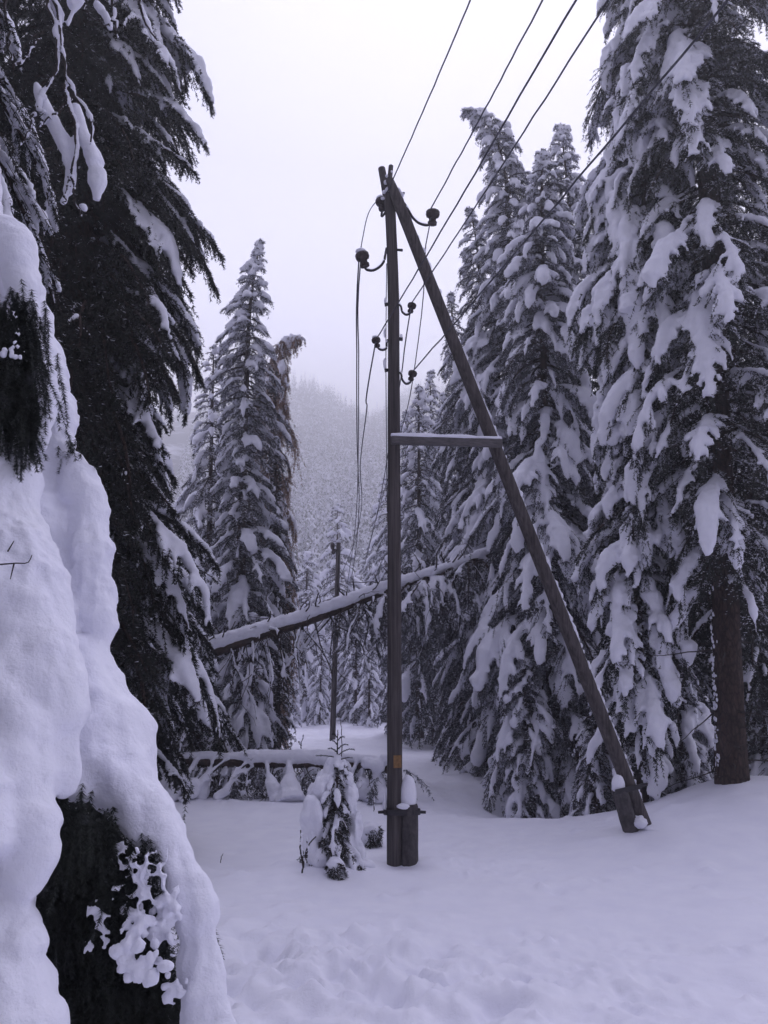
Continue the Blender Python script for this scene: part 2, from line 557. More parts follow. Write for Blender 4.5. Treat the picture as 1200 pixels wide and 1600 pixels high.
        # on the twigs
        ok = (rg.random(n) < bs[bi] * 0.95) & (tl > 0.10)
        ti = np.where(ok)[0]
        if len(ti):
            fr = 0.50 + 0.5 * rg.random(len(ti))
            base_p = TW[ti]
            q = base_p[:, :1] + (base_p - base_p[:, :1]) * fr[:, None, None]
            tv = norm(np.gradient(q, axis=1))
            r0 = thick * (0.014 + 0.040 * np.minimum(tl[ti], 0.7)) * (0.5 + 0.6 * bs[bi[ti]]) * (0.7 + 0.6 * rg.random(len(ti)))
            rr_ = r0[:, None] * np.array([0.9, 1.05, 0.95, 0.3])[None] * (0.85 + 0.3 * rg.random((len(ti), 4)))
            sb.add(*tubes(q + upn(tv) * rr_[..., None] * 0.7, rr_, 6))
        # big tongues
        tb = np.where((rg.random(nb) < tongue) & (bs > 0.45) & (L > 0.5))[0]
        if len(tb):
            s0 = 0.15 + 0.25 * rg.random(len(tb))
            SS = s0[:, None] + (1.03 - s0)[:, None] * np.linspace(0, 1, 8)[None]
            pp, tt = at_s(C, np.repeat(tb, 8), SS.ravel())
            ra = (thick * (0.055 + 0.046 * L[tb]) * (0.6 + 0.5 * rg.random(len(tb))))[:, None] * np.array([0.3, 0.75, 0.95, 1.05, 1.1, 1.05, 0.85, 0.35])[None] * (0.75 + 0.5 * rg.random((len(tb), 8)))
            ra = np.minimum(ra, 0.24)
            off = upn(tt).reshape(len(tb), 8, 3) * ra[..., None] * 0.5
            sb.add(*tubes(pp.reshape(len(tb), 8, 3) + off, ra, 9, True, 0.75))
        # leader cap
        if zmax > TP[-1, 2]:
            sb.blob(TP[-2] + np.array([0, 0, 0.03]), (0.07 * thick, 0.07 * thick, 0.10 * thick), seed)
        sb.V = [v - base for v in sb.V]
        out['snow'] = remeshed(sb, "snow_cover", [M_SNOW], voxel, 1, 0.4, 1.0) if voxel else sb.mesh("snow_cover", [M_SNOW])
    return out, base


def plant(name, label, cat, ms, base, group=None):
    o = thing(name, label, cat, base, group)
    for k, nm in (('trunk', 'trunk'), ('crown', 'crown'), ('snow', 'snow_cover')):
        if k in ms:
            q = obj(nm, ms[k], o)
            if k == 'snow':
                q["kind"] = "stuff"          # countless clumps
    return o


def copy_thing(o, loc, rz, sc, label=None):
    c = o.copy(); SC.collection.objects.link(c)
    c.location = [float(q) for q in loc]; c.rotation_euler = (0, 0, rz); c.scale = (sc, sc, sc)
    if label:
        c["label"] = label
    for ch in o.children:
        d = ch.copy(); SC.collection.objects.link(d); d.parent = c
    return c


def trunk_px(pts, Y, sink=0.25):
    q = [P(a, b, Y if len(r) == 0 else r[0]) for a, b, *r in pts]
    q[0][2] -= sink
    return np.array(q)

# ------------------------------------------------------------------ the setting
def ss_(a, b, x):
    t = np.clip((x - a) / (b - a), 0, 1)
    return t * t * (3 - 2 * t)


def ga(x, y, cx, cy, sx, sy):
    return np.exp(-((x - cx) / sx) ** 2 - ((y - cy) / sy) ** 2)


rp = np.random.default_rng(44)
PITS = [(rp.uniform(-3, 5), rp.uniform(5.2, 15), rp.uniform(.035, .12), rp.uniform(.02, .06) * rp.choice([1, 1, -1])) for _ in range(150)]
PITS += [(rp.uniform(-2.2, 1.5), rp.uniform(5.6, 7.6), rp.uniform(.05, .16), rp.uniform(-.08, .05)) for _ in range(70)]


def gz(x, y):
    x = np.asarray(x, float); y = np.asarray(y, float)
    z = 0.10 * fbm(x * 0.16 + 3, y * 0.16, 2, 5) + 0.05 * fbm(x * 0.55, y * 0.55, 3, 9)
    z = z + 0.70 * ga(x, y, 5.55, 12.2, 1.5, 1.5) + 0.20 * ga(x, y, 3.9, 11.1, 1.3, 1.3)
    z = z - 0.52 * ga(x, y, 3.3, 14.7, 1.7, 1.0) - 0.30 * ga(x, y, 5.6, 15.3, 2.0, 1.2) + 1.2 * ss_(6.2, 11, x) * ss_(9, 13, y)
    z = z + 0.40 * ga(x, y, -1.75, 3.2, 1.25, 1.8) + 0.10 * ga(x, y, -0.75, 9.4, 0.8, 0.5) - 0.10 * ga(x, y, 0.15, 9.85, 0.35, 0.3)
    z = z + 0.9 * ss_(-5, -10, x) * ss_(6, 12, y) + 0.25 * ss_(24, 34, y) * (1 - ss_(34, 50, y))
    # trampled snow, lumps, drift ripples
    tr = ga(x, y, -0.9, 6.6, 1.5, 1.0) + 0.5 * ga(x, y, 0.4, 6.0, 1.8, 0.9)
    z = z + tr * (0.24 * fbm(x * 4.5, y * 4.5, 4, 21)) + 0.035 * fbm(x * 2.2, y * 3.4, 4, 31)
    nf = np.clip(vnoise(x * 1.1, y * 1.1, 51) - 0.05, 0, 1) * 3
    z = z + 0.045 * nf * fbm(x * 9, y * 9, 3, 52) * (y < 24)
    for (cx, cy, rr, hh) in PITS:
        m_ = (np.abs(x - cx) < 3 * rr) & (np.abs(y - cy) < 3 * rr)
        if np.any(m_):
            z = z + np.where(m_, hh * np.exp(-(((x - cx) ** 2 + (y - cy) ** 2) / rr ** 2)), 0)
    z = z + ga(x, y, 0.17, 9.95, 0.5, 0.5) * 0.085
    z = z + 0.05 * ss_(24, 30, y) * fbm(x * 1.1, y * 1.1, 3, 41) * 3
    return z


gu = np.linspace(-1, 1, 460); gv = np.linspace(0, 1, 560)
GX = 1.0 + 5.0 * gu + 110 * gu ** 5
GY = -14 + 60 * gv + 0 * gv
GY = np.concatenate([np.linspace(-14, 3, 40)[:-1], np.linspace(3, 13, 300)[:-1], np.linspace(13, 36, 200)[:-1], np.linspace(36, 96, 70)])
XX, YY = np.meshgrid(GX, GY)
ZZ = gz(XX, YY)
nr, nc = XX.shape
ii = np.arange(nr * nc).reshape(nr, nc)
GQ = np.stack([ii[:-1, :-1], ii[:-1, 1:], ii[1:, 1:], ii[1:, :-1]], -1).reshape(-1, 4)
gr = obj("snow_ground", mesh_from("snow_ground", np.stack([XX, YY, ZZ], -1).reshape(-1, 3), [GQ], [M_GROUND]))
gr["kind"] = "structure"


def hz(x, y):
    z = np.interp(y, [80, 110, 160, 220, 350, 450, 560, 700, 850, 960], [-0.8, 2, 14, 32, 90, 132, 178, 232, 268, 285])
    z = z + np.abs(x) * 0.14 * ss_(90, 260, y) * ss_(10, 120, np.abs(x)) * (1 - 0.8 * ss_(300, 600, y))
    z = z + 7 * fbm(x * 0.02, y * 0.02, 4, 3) * ss_(110, 220, y) + 34 * (0.42 - np.abs(fbm(x * 0.013 + 2.2, y * 0.008, 4, 13))) * ss_(300, 560, y)
    z = z + 30 * ga(x, y, -66, 600, 38, 130) + 20 * ga(x, y, 40, 660, 60, 120) - 16 * ga(x, y, -8, 640, 24, 160)
    return z


hx_ = np.linspace(-330, 330, 220); hy_ = 84 + 870 * np.linspace(0, 1, 220) ** 1.4
XH, YH = np.meshgrid(hx_, hy_); ZH = hz(XH, YH)
nr, nc = XH.shape
ii = np.arange(nr * nc).reshape(nr, nc)
HQ = np.stack([ii[:-1, :-1], ii[:-1, 1:], ii[1:, 1:], ii[1:, :-1]], -1).reshape(-1, 4)
hm, ht, hb = mat("mountain_snow_and_rock", 0.9)
hn = noise_node(ht, 0.06, 6, coords(ht, (1, 1, 1)))
hr = ramp_node(ht, hn.outputs[0], [(0.52, (0.045, 0.045, 0.06)), (0.64, (0.70, 0.70, 0.78))])
ht.links.new(hr.outputs[0], hb.inputs["Base Color"])
hl = obj("mountain", mesh_from("mountain", np.stack([XH, YH, ZH], -1).reshape(-1, 3), [HQ], [hm]))
hl["kind"] = "structure"

# far snowy forest on the mountainside, one mass
rg = np.random.default_rng(77)
N = 7000
fy = 125 + 560 * rg.random(N) ** 1.15
fx = (rg.random(N) - 0.5) * 2 * (14 + 0.17 * fy) - 0.05 * fy
kk_ = vnoise(fx * .02, fy * .012, 71) + .25 * vnoise(fx * .06, fy * .04, 72) > -0.16 + 0.12 * ss_(300, 420, fy)
fx = fx[kk_]; fy = fy[kk_]; N = len(fx)
fh = 6 + 14 * rg.random(N) ** 1.8
fz = hz(fx, fy)
q = 40
bi = np.repeat(np.arange(N), q)
u = rg.random(N * q) ** 0.8
a = rg.random(N * q) * 2 * math.pi
rad = (1 - u) * fh[bi] * 0.125 + 0.10
c = np.stack([fx[bi] + np.cos(a) * rad * 0.55, fy[bi] + np.sin(a) * rad * 0.55, fz[bi] + u * fh[bi]], 1)
dn = np.stack([np.cos(a) * rad, np.sin(a) * rad, -0.9 * rad - 0.25], 1) * 0.9
sd = np.stack([-np.sin(a), np.cos(a), 0 * a], 1) * (rad * 0.55)[:, None]
V = np.stack([c + sd, c - sd, c + dn], 1).reshape(-1, 3)
F = np.arange(len(V)).reshape(-1, 3)
wh = rg.random(len(F)) < np.interp(fy[bi], [160, 320, 480], [0.66, 0.62, 0.30])
V[np.repeat(wh, 3), 2] += 0.30
fo = obj("mountain_forest", mesh_from("mountain_forest", V, [F[~wh], F[wh]], [M_NEEDLE, M_SNOW], False, [0, 1]))
fo["kind"] = "stuff"
fo["label"] = "distant snowy conifer forest on the mountainside fading into fog"

# the foggy air
hzb = Bag()
hzb.box((0, 400, 165), (420, 0, 0), (0, 620, 0), (0, 0, 172))
hzo = obj("haze", hzb.mesh("haze", [], False))
vm = bpy.data.materials.new("foggy_air"); vm.use_nodes = True
vt = vm.node_tree; vt.nodes.clear()
vo = vt.nodes.new("ShaderNodeOutputMaterial"); pv = vt.nodes.new("ShaderNodeVolumePrincipled")
pv.inputs["Color"].default_value = (0.985, 0.985, 1.0, 1)
pv.inputs["Density"].default_value = 0.0028
pv.inputs["Anisotropy"].default_value = 0.75
vt.links.new(pv.outputs[0], vo.inputs["Volume"])
hzo.data.materials.append(vm)
hzo["kind"] = "stuff"
hzo["label"] = "cold foggy air filling the valley"

# ------------------------------------------------------------------ utility pole
PB = P(617, 1340, 10.0); PT = P(604, 285, 10.0)
pole = thing("utility_pole", "dark wooden utility pole braced by a slanting strut, with hooked insulators and crossbar", "utility pole", (PB[0], PB[1], PB[2] - 0.2))
O = np.array(pole.location)


def pole_at(py):
    return P(np.interp(py, [285, 300, 400, 477, 680, 1340], [607.5, 608.5, 613, 615, 615.5, 617]), py, 10.0)


b = Bag()
zs = np.linspace(0, 1, 30)
pl = np.array([pole_at(1340 - 1055 * k) for k in zs]); pl[0] -= (0, 0, 0.3)
b.tube(pl - O, 0.096 - 0.022 * zs + 0.0015 * np.sin(zs * 40), 18)
obj("shaft", b.mesh("shaft", [M_POLE]), pole)
ST = P(613, 292, 9.86); SB = P(1008, 1292, 11.0)
SX = lambda k: ST + (SB - ST) * k
b = Bag()
kk = np.linspace(-0.012, 1.03, 30)
b.tube(np.array([SX(k) for k in kk]) - O, np.where(kk < 0.0, 0.055, 0.080 + 0.016 * kk), 18)
obj("strut", b.mesh("strut", [M_POLE]), pole)
# forked tips
for (x0, y0, x1, y1, r0, r1) in ((604, 303, 596, 262, 0.060, 0.052), (607, 300, 611, 258, 0.040, 0.034)):
    b = Bag(); a_, c_ = P(x0, y0, 10.0), P(x1, y1, 10.02)
    b.tube(np.array([a_, a_ * .5 + c_ * .5, a_ * .03 + c_ * .97, c_]) - O, [r0, r1 * 1.05, r1, r1 * 0.55], 12)
    obj("tip", b.mesh("tip", [M_POLE]), pole)
# cross bar
k = 0.398
A_, B_ = P(611, 688, 9.86), SX(k) + np.array([0.02, -0.13, -0.005])
B_ = P(784, 693, B_[1])
b = Bag(); ax = (B_ - A_) / 2; axn = ax / np.linalg.norm(ax)
az_ = np.cross(axn, [0, 1, 0]) * -1; az_ = az_ / np.linalg.norm(az_); az_ *= -1 if az_[2] < 0 else 1
ay_ = np.cross(az_, axn)
b.box((A_ + B_) / 2 - O, ax, ay_ * 0.035, az_ * 0.052)
bar = obj("crossbar", b.mesh("crossbar", [M_BAR], False), pole)
m = bar.modifiers.new("bevel", 'BEVEL'); m.width = 0.006; m.segments = 2
b = Bag()
kk = np.linspace(0.0, 1.0, 26)
b.tube(np.array([A_ + (B_ - A_) * q + az_ * (0.052 + 0.022) for q in kk]) - O, 0.040 + 0.016 * np.array([vnoise(q * 9, 3.3, 2) * 2 for q in kk]) * 1.0, 8, flat=0.75)
obj("snow_cap", remeshed(b, "snow_cap", [M_SNOW], 0.012, 2), pole)
# snow along the strut's upper side, ragged
rs = np.random.default_rng(5)
b = Bag()
sdir = (SB - ST) / np.linalg.norm(SB - ST)
upn_ = np.array([0, 0, 1.0]) - sdir * sdir[2]; upn_ /= np.linalg.norm(upn_)
sdn = np.cross(sdir, upn_)
for q in np.arange(0.0, 0.985, 0.0045):
    dens = 0.6 + 0.9 * vnoise(q * 17, 0.5, 8) + 0.45 * (q > 0.3)
    if rs.random() < dens:
        w = 0.079 + 0.012 * q
        ph = rs.normal(0.0, 0.35)
        pos = SX(q) + (upn_ * math.cos(ph) + sdn * math.sin(ph)) * (w + 0.004)
        r = rs.uniform(0.020, 0.036)
        b.blob(pos - O, (r, r, r * 1.5), int(q * 900), (8, 6))
for q in np.arange(0.0, 0.30, 0.004):
    if rs.random() < 0.4:
        w = 0.08
        ph = rs.normal(-0.9, 0.5)
        r = rs.uniform(0.006, 0.016)
        b.blob(SX(q) + (upn_ * math.cos(ph) + sdn * math.sin(ph)) * w - O, (r, r, r * 1.4), int(q * 700), (7, 5))
for (x, y, r) in ((603, 285, .035), (606, 296, .04), (610, 288, .035), (600, 300, .03), (604, 275, .025), (618, 300, .04), (624, 306, .035), (612, 268, .02)):
    b.blob(P(x, y, 9.93) - O, (r, r, r), x + y, (9, 6))
q = obj("snow_cap", remeshed(b, "snow_cap", [M_SNOW], 0.010, 1), pole); q["kind"] = "stuff"


def footing(top, bot, r, cap, capr, bandp, nm="footing"):
    b = Bag()
    d = top - bot
    ks = np.linspace(-.3, 1, 30)
    Vf, Qf, Cf = tubes(np.array([[bot + d * k for k in ks]]) - O, np.array([[r * (1.03 if k < .97 else .92) for k in ks]]), 28)
    an = np.tile(np.arange(28), 30) * (2 * math.pi / 28); cc = np.repeat(np.array([bot + d * k for k in ks]) - O, 28, 0); hh = np.repeat(ks, 28)
    Vf = cc + (Vf - cc) * (1 + .10 * fbm(np.cos(an) * 3, np.sin(an) * 3 + hh * 1.5, 3, 7) + .05 * np.cos(an * 8))[:, None]
    b.add(Vf, Qf, Cf)
    f = obj(nm, b.mesh(nm, [M_CONC]), pole)
    b = Bag()
    b.blob(cap - O, capr, 3, (20, 14), 0.06)
    obj("snow_cap", b.mesh("snow_cap", [M_SNOW]), f)
    return f


f1 = footing(P(639, 1256, 9.97), P(640, 1342, 9.97), 0.098, P(638, 1243, 9.98), (0.098, 0.098, 0.24), None)
d_ = SX(1.0) - SX(0.9); d_ /= np.linalg.norm(d_)
sb_ = P(985, 1293, 10.85); st_ = P(967, 1233, 10.78)
f2 = footing(st_, sb_, 0.098, P(966, 1227, 10.78), (0.085, 0.085, 0.135), None)
for (x, y, r, s) in ((998, 1285, (0.10, 0.12, 0.08), 9), (1018, 1297, (0.13, 0.1, 0.05), 11)):
    b = Bag(); b.blob(P(x, y, 10.8) - O, r, s, (14, 9), .25)
    obj("snow_cap", b.mesh("snow_cap", [M_SNOW]), pole)
# straps
b = Bag()
for (x, y) in ((628, 1268),):
    c = P(x, y, 9.98)
    th = np.linspace(0, 2 * math.pi, 33)[:-1]
    ring = []
    for t in th:
        ring.append(c + np.array([0.222 * np.sign(math.cos(t)) * abs(math.cos(t)) ** 0.55, 0.105 * np.sign(math.sin(t)) * abs(math.sin(t)) ** 0.8, 0]))
    ring = np.array(ring)
    V = np.concatenate([ring + (0, 0, 0.03), ring - (0, 0, 0.03)]) - O; n = 32
    b.add(V, np.array([[i, i + n, (i + 1) % n + n, (i + 1) % n] for i in range(n)]))
    for s in (-1, 1):
        b.tube(np.array([c + (s * 0.18, -0.02, 0), c + (s * 0.285, -0.03, -0.004)]) - O, [0.02, 0.016], 8)
obj("strap", b.mesh("strap", [M_IRON], False), pole)
b = Bag()
c0, c1 = P(961, 1238, 10.66), P(1003, 1228, 10.78)
b.box((c0 + c1) / 2 - O, (c1 - c0) / 2 * 1.0, (0, 0.012, 0), (0.004, 0, 0.032))
b.tube(np.array([c1 - (.06, 0, 0.0), c1 + (.07, 0, .02)]) - O, 0.022, 8)
obj("strap", b.mesh("strap", [M_IRON], False), pole)
for (x, y, Y, r, s) in ((601, 1256, 9.99, (0.026, 0.05, 0.14), 31), (630, 1260, 9.86, (0.075, 0.04, 0.035), 33)):
    b = Bag(); b.blob(P(x, y, Y) - O, r, s, (12, 8))
    obj("snow_cap", b.mesh("snow_cap", [M_SNOW]), pole)
# orange plate
b = Bag(); c = P(621, 1190, 9.905)
b.box(c - O, (0.048, 0.012, 0), (0, 0.003, 0), (0, 0, 0.072))
tg_ = obj("marker_plate", b.mesh("marker_plate", [M_TAG], False), pole)
tg_["label"] = "small orange plate nailed low on the shaft"


def insulator(att, path, tip, Y, sc, tilt=(0, 0, 1), snowy=True):
    """hook from the shaft at att through path; bell insulator standing on its end, centre at tip"""
    c = P(*tip, Y)
    up = norm(np.array(tilt, float))
    prof = [(-.13, .035), (-.12, .062), (-.075, .066), (-.06, .05), (-.03, .052), (-.015, .085), (.02, .098), (.06, .097), (.085, .08), (.10, .05), (.105, .01)]
    b = Bag()
    b.tube(np.array([c + up * h * sc for h, r in prof]) - O, [r * sc for h, r in prof], 20)
    ins = obj("insulator", b.mesh("insulator", [M_INS]), pole)
    pts = spline([np.append(P(*att, 10.0 if abs(Y - 10) < .3 else Y), 0)[:3]] + [P(*q, Y) for q in path] + [c - up * 0.10 * sc], 22)
    b = Bag(); b.tube(pts - O, 0.017 * (0.6 + 0.4 * sc), 10)
    obj("hook", b.mesh("hook", [M_IRON]), ins)
    b = Bag()
    kk = np.linspace(0.2, 0.86, 12)
    b.tube(np.array([pts[int(q * 21)] + (0, 0, 0.014) for q in kk]) - O, 0.013 * (0.6 + .4 * sc), 7)
    obj("snow_cap", b.mesh("snow_cap", [M_SNOW]), ins)
    if snowy:
        b = Bag(); b.blob(c + up * 0.10 * sc - O, (0.075 * sc, 0.075 * sc, 0.04 * sc), 4, (12, 8))
        obj("snow_cap", b.mesh("snow_cap", [M_SNOW]), ins)
    return c + up * 0.03 * sc


I1 = insulator((604, 388), [(602, 398), (600, 408), (592, 418), (580, 423), (572, 421)], (567, 404), 9.95, 1.0, (-0.30, -0.25, 1))
I2 = insulator((632, 318), [(638, 328), (645, 340), (655, 349), (666, 352)], (676, 338), 9.9, 1.0, (0.05, -.35, 1), False)
I3 = insulator((618, 474), [(626, 478), (629, 488), (635, 492), (641, 489)], (643, 480), 9.95, 0.62, (0.25, -0.1, 1), False)
I4 = insulator((606, 531), [(604, 536), (603, 545), (598, 547), (592, 545)], (588, 534), 9.95, 0.62, (-0.2, -0.1, 1))
I5 = insulator((618, 580), [(626, 583), (629, 594), (635, 600), (642, 596)], (644, 586), 9.95, 0.62, (0.3, -0.1, 1), False)
I6 = insulator((603, 330), [(600, 335), (597, 338)], (596, 318), 10.1, 0.85, (-0.15, 0, 1))
for (x0, x1, y, r) in ((616, 629, 391, .02), (608, 601, 476, .028), (616, 629, 530, .026), (607, 601, 579, .026), (620, 632, 302, .018), (612, 619, 329, .016)):
    b = Bag(); b.tube(np.array([P(x0, y - 1, 9.98), P(x1, y, 9.98), P(x1 + 0.4, y, 9.98)]) - O, [r * .8, r, r * .5], 10)
    obj("bolt", b.mesh("bolt", [M_IRON]), pole)
for (x, y, rx, rz) in ((602, 470, .02, .05), (601, 520, .016, .07), (601, 568, .022, .08), (627, 525, .02, .03), (598, 310, .03, .02), (622, 296, .03, .025), (627, 303, .03, .02)):
    b = Bag(); b.blob(P(x, y, 9.97) - O, (rx, rx, rz), x, (9, 7))
    obj("snow_cap", b.mesh("snow_cap", [M_SNOW]), pole)

# ------------------------------------------------------------------ overhead wires
def wire(name, pts, r, label, n=40, group="wires on the pole", wob=0.0, seed=0):
    p = spline(pts, n)
    if wob:
        rw = np.random.default_rng(seed)
        p = p + rw.normal(0, wob, p.shape)
    b = Bag(); c = p[0].copy(); b.tube(p - c, r, 6)
    o = obj(name, b.mesh(name, [M_WIRE])); o.location = c
    o["label"] = label; o["category"] = "wire"
    if group:
        o["group"] = group
    return o


def overhead(p0, px, py, label, r=0.011, drop=0.0):
    xc, yc = (px - 600.0) / FPX, (800.0 - py) / FPX
    dy, dz = CP - yc * SP, SP + yc * CP
    t = (p0[2] - drop - CAMZ) / dz
    e = np.array([xc * t, dy * t, p0[2] - drop])
    d = e - p0
    pts = [p0 + d * k + np.array([0, 0, -0.02 * math.sin(min(k, 1) * math.pi)]) for k in (0, 0.25, 0.5, 0.75, 1.0, 1.6, 2.6)]
    return wire("overhead_wire", pts, r, label, 60, wob=0.002, seed=px)


overhead(P(600, 312, 10.1), 735, 0, "straight frosted wire rising from the forked top of the pole", 0.009)
overhead(P(672, 328, 9.9), 848, 0, "straight frosted wire rising from the big insulator on the strut", 0.010)
overhead(P(588, 530, 9.95), 900, 0, "frosted wire passing behind the shaft to the lower left insulator", 0.009)
overhead(P(643, 474, 9.95), 950, 0, "frosted wire rising from the upper of the two small right insulators", 0.009)
overhead(P(645, 580, 9.95), 1138, 0, "frosted wire rising from the lowest insulator across the right spruces", 0.009)
SG = "slack wires sagging into the valley"
wire("slack_wire", [P(596, 306, 10.1), P(580, 325, 10.05), P(567, 370, 9.98), P(563, 393, 9.95)], 0.007, "looping jumper wire between the pole top and the big left insulator", group=SG)
wire("slack_wire", [P(561, 402, 9.93), P(559.5, 425, 9.96), P(557.5, 560, 12), P(558, 690, 15), P(561, 790, 19), P(557, 850, 22), P(549, 905, 26)], 0.010, "slack wire hanging straight down beyond the big left insulator", group=SG)
wire("slack_wire", [P(564, 402, 9.93), P(562, 425, 9.96), P(560.5, 560, 12), P(560, 690, 15), P(558, 780, 18), P(552, 850, 22), P(543, 910, 26)], 0.009, "second slack wire twisted beside the one under the big left insulator", group=SG)
wire("slack_wire", [P(587, 534, 9.9), P(583, 556, 9.97), P(573, 640, 13), P(563, 725, 17), P(564, 800, 22), P(553, 850, 25), P(530, 905, 27.8)], 0.010, "slack wire drooping from the lower left insulator to the small far pole", group=SG)
wire("slack_wire", [P(642, 481, 9.9), P(638, 505, 9.97), P(628, 580, 11.5), P(611, 680, 14), P(594, 780, 19), P(573, 870, 25)], 0.009, "slack wire running behind the shaft from the upper small right insulator", group=SG)
wire("slack_wire", [P(674, 338, 9.85), P(669, 360, 9.92), P(661, 470, 11), P(647, 580, 12), P(622, 690, 15), P(585, 820, 20), P(570, 880, 25)], 0.008, "slack wire falling from the big insulator on the strut past the shaft", group=SG)
wire("slack_wire", [P(604, 412, 10.06), P(603, 560, 10.08), P(604, 700, 10.1), P(605, 800, 10.1)], 0.006, "thin earth wire hanging close along the left side of the shaft", group=SG)

# ------------------------------------------------------------------ second pole, far
b = Bag()
q0, q1 = P(519, 1160, 28.0), P(529, 848, 28.0)
t2 = thing("utility_pole", "small bare utility pole far down the clearing behind the leaning tree trunk", "utility pole", q0)
b.tube(np.array([q0 - (0, 0, .5), q0 * .5 + q1 * .5, q1]) - q0, [0.105, 0.09, 0.08], 12)
obj("shaft", b.mesh("shaft", [M_POLE]), t2)
b = Bag()
for (x, y, r) in ((519.5, 853, .09), (521, 862, .07)):
    b.blob(P(x, y, 27.9) - q0, (r, r, r * 1.5), x, (9, 7))
b.tube(np.array([P(520, 858, 27.95), P(529, 860, 27.95)]) - q0, 0.03, 6)
obj("insulator", b.mesh("insulator", [M_INS]), t2)
b = Bag(); b.blob(q1 - q0 + (0, 0, .04), (.09, .09, .09), 2)
obj("snow_cap", b.mesh("snow_cap", [M_SNOW]), t2)

#@@TREES@@
# ------------------------------------------------------------------ the great spruces on the right
PROF = [(0.03, 0.75), (0.12, 1.0), (0.35, 0.92), (0.6, 0.72), (0.8, 0.48), (0.93, 0.25), (1.0, 0.06)]


def scaled(prof, r):
    return [(t, q * r) for t, q in prof]


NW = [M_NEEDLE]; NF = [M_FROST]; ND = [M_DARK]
# tall spruce whose brown trunk stands on the mound
tr = np.array([P(1142, 1228, 12.0) - (0, 0, .3), P(1137, 1040, 12.0), P(1130, 850, 12.0), P(1112, 400, 12.1), P(1085, 0, 12.3), P(1040, -800, 12.6)])
ms, b0 = spruce(tr, 0.195, [(0.115, 0.9), (0.18, 1.55), (0.35, 1.75), (0.6, 1.6), (0.8, 1.2), (1.0, 0.1)], 11, per_m=16, lod=0.95, snow=0.88, hang=0.6, tongue=0.30, voxel=0.035, snow_keep=lambda c, az: np.where(np.cos(az) < -0.1, 1.15, .7),
                mats=NW, zmax=15.0, droop=1.15, thick=1.0)
big = plant("spruce", "tall spruce with bare reddish brown trunk standing on the snow mound", "tree", ms, b0)
rg = np.random.default_rng(2)
b = Bag()
for k in range(34):
    z = rg.uniform(.5, 4.4); a = rg.uniform(0, 6.28); l = rg.uniform(.08, .5) if k % 3 else rg.uniform(.5, 1.3)
    p = np.array([np.interp(z, [0, 4.6], [0, tr[2][0] - tr[0][0]]), 0, z]); d = np.array([math.cos(a), math.sin(a), rg.normal(-.1, .2)])
    q = p + d * .14 + (d * l)[None] * np.linspace(0, 1, 6)[:, None] + rg.normal(0, .025, (6, 3)) * np.linspace(0, 1, 6)[:, None]
    b.tube(q, np.linspace(.013, .004, 6), 5)
sb = Bag()
for k in range(120):
    z = .05 + 4.2 * rg.random() ** 1.3; a = rg.normal(math.pi * 1.02, .22)
    r = rg.uniform(.006, .020); rr_ = 0.2 * (1 - z / 24) ** .8
    sb.blob((np.interp(z, [0, 4.6], [0, tr[2][0] - tr[0][0]]) + math.cos(a) * rr_, math.sin(a) * rr_, z + .3), (r, r, r * rg.uniform(1, 2.6)), k, (8, 6), .3)
obj("snow_cover", sb.mesh("snow_cover", [M_SNOW]), big)
obj("dead_limbs", b.mesh("dead_limbs", [M_TWIG]), big)["kind"] = "stuff"
# heavily loaded narrow spruce in front of it
tr = np.array([P(1002, 1235, 13.0) - (0, 0, .3), P(995, 900, 13.0), P(1000, 500, 13.0), P(1015, 100, 13.0), P(1005, -420, 13.0)])
ms, b0 = spruce(tr, 0.075, [(0.02, 0.5), (0.10, 0.85), (0.4, 1.08), (0.7, 1.1), (0.88, 0.85), (1.0, 0.1)], 12, per_m=21, lod=0.9, snow=1.8, hang=0.6, tongue=0.42, voxel=0.032,
                mats=NW, zmax=15.5, droop=1.35, thick=1.15)
plant("spruce", "narrow spruce plastered with long thick tongues of snow beside the strut", "tree", ms, b0)
#@@MORE@@
# ------------------------------------------------------------------ spruces right of the clearing
GR = "snowy spruces along the right side of the clearing"


def tree(label, pts, Y, rt, prof, seed, group=None, name="spruce", **kw):
    ms, b0 = spruce(trunk_px(pts, Y), rt, prof, seed, **kw)
    return plant(name, label, "tree", ms, b0, group)


tree("pointed spruce with thick snow pads just right of the strut", [(868, 1242), (858, 900), (850, 600), (846, 232)], 16.0, 0.13, scaled(PROF, 1.65), 21, GR, per_m=20, lod=0.85, snow=1.2, hang=0.6,
     tongue=0.4, voxel=0.04, mats=NF, droop=1.25, thick=1.0, frost=.3, lowsnow=.5)
tree("spruce with a drooping crooked tip bent over to the left", [(800, 1195), (800, 700), (797, 400), (782, 240), (764, 190), (742, 178), (722, 174)], 19.0, 0.15, scaled(PROF, 1.8), 22, GR, per_m=20, lod=0.75, snow=1.15,
     tongue=0.3, voxel=0.045, mats=NF, droop=1.2, thick=1.05, lowsnow=.55)
tree("slim spruce top peeping out between the pointed spruce and the loaded one", [(915, 1225), (905, 700), (890, 330), (876, 192)], 20.0, 0.14, scaled(PROF, 2.0), 23, GR, per_m=17, lod=0.7, snow=0.95,
     tongue=0.2, voxel=0.05, mats=NF, droop=1.1, thick=1.2)
tree("spruce with a brownish frosted top touching the bent tip's left side", [(752, 1195), (752, 800), (750, 500), (744, 375), (733, 322)], 20.5, 0.13, scaled(PROF, 1.35), 24, GR, per_m=20, lod=0.7, snow=0.8,
     tongue=0.15, voxel=0.045, mats=NF, droop=1.2, thick=0.9, lowsnow=.25)
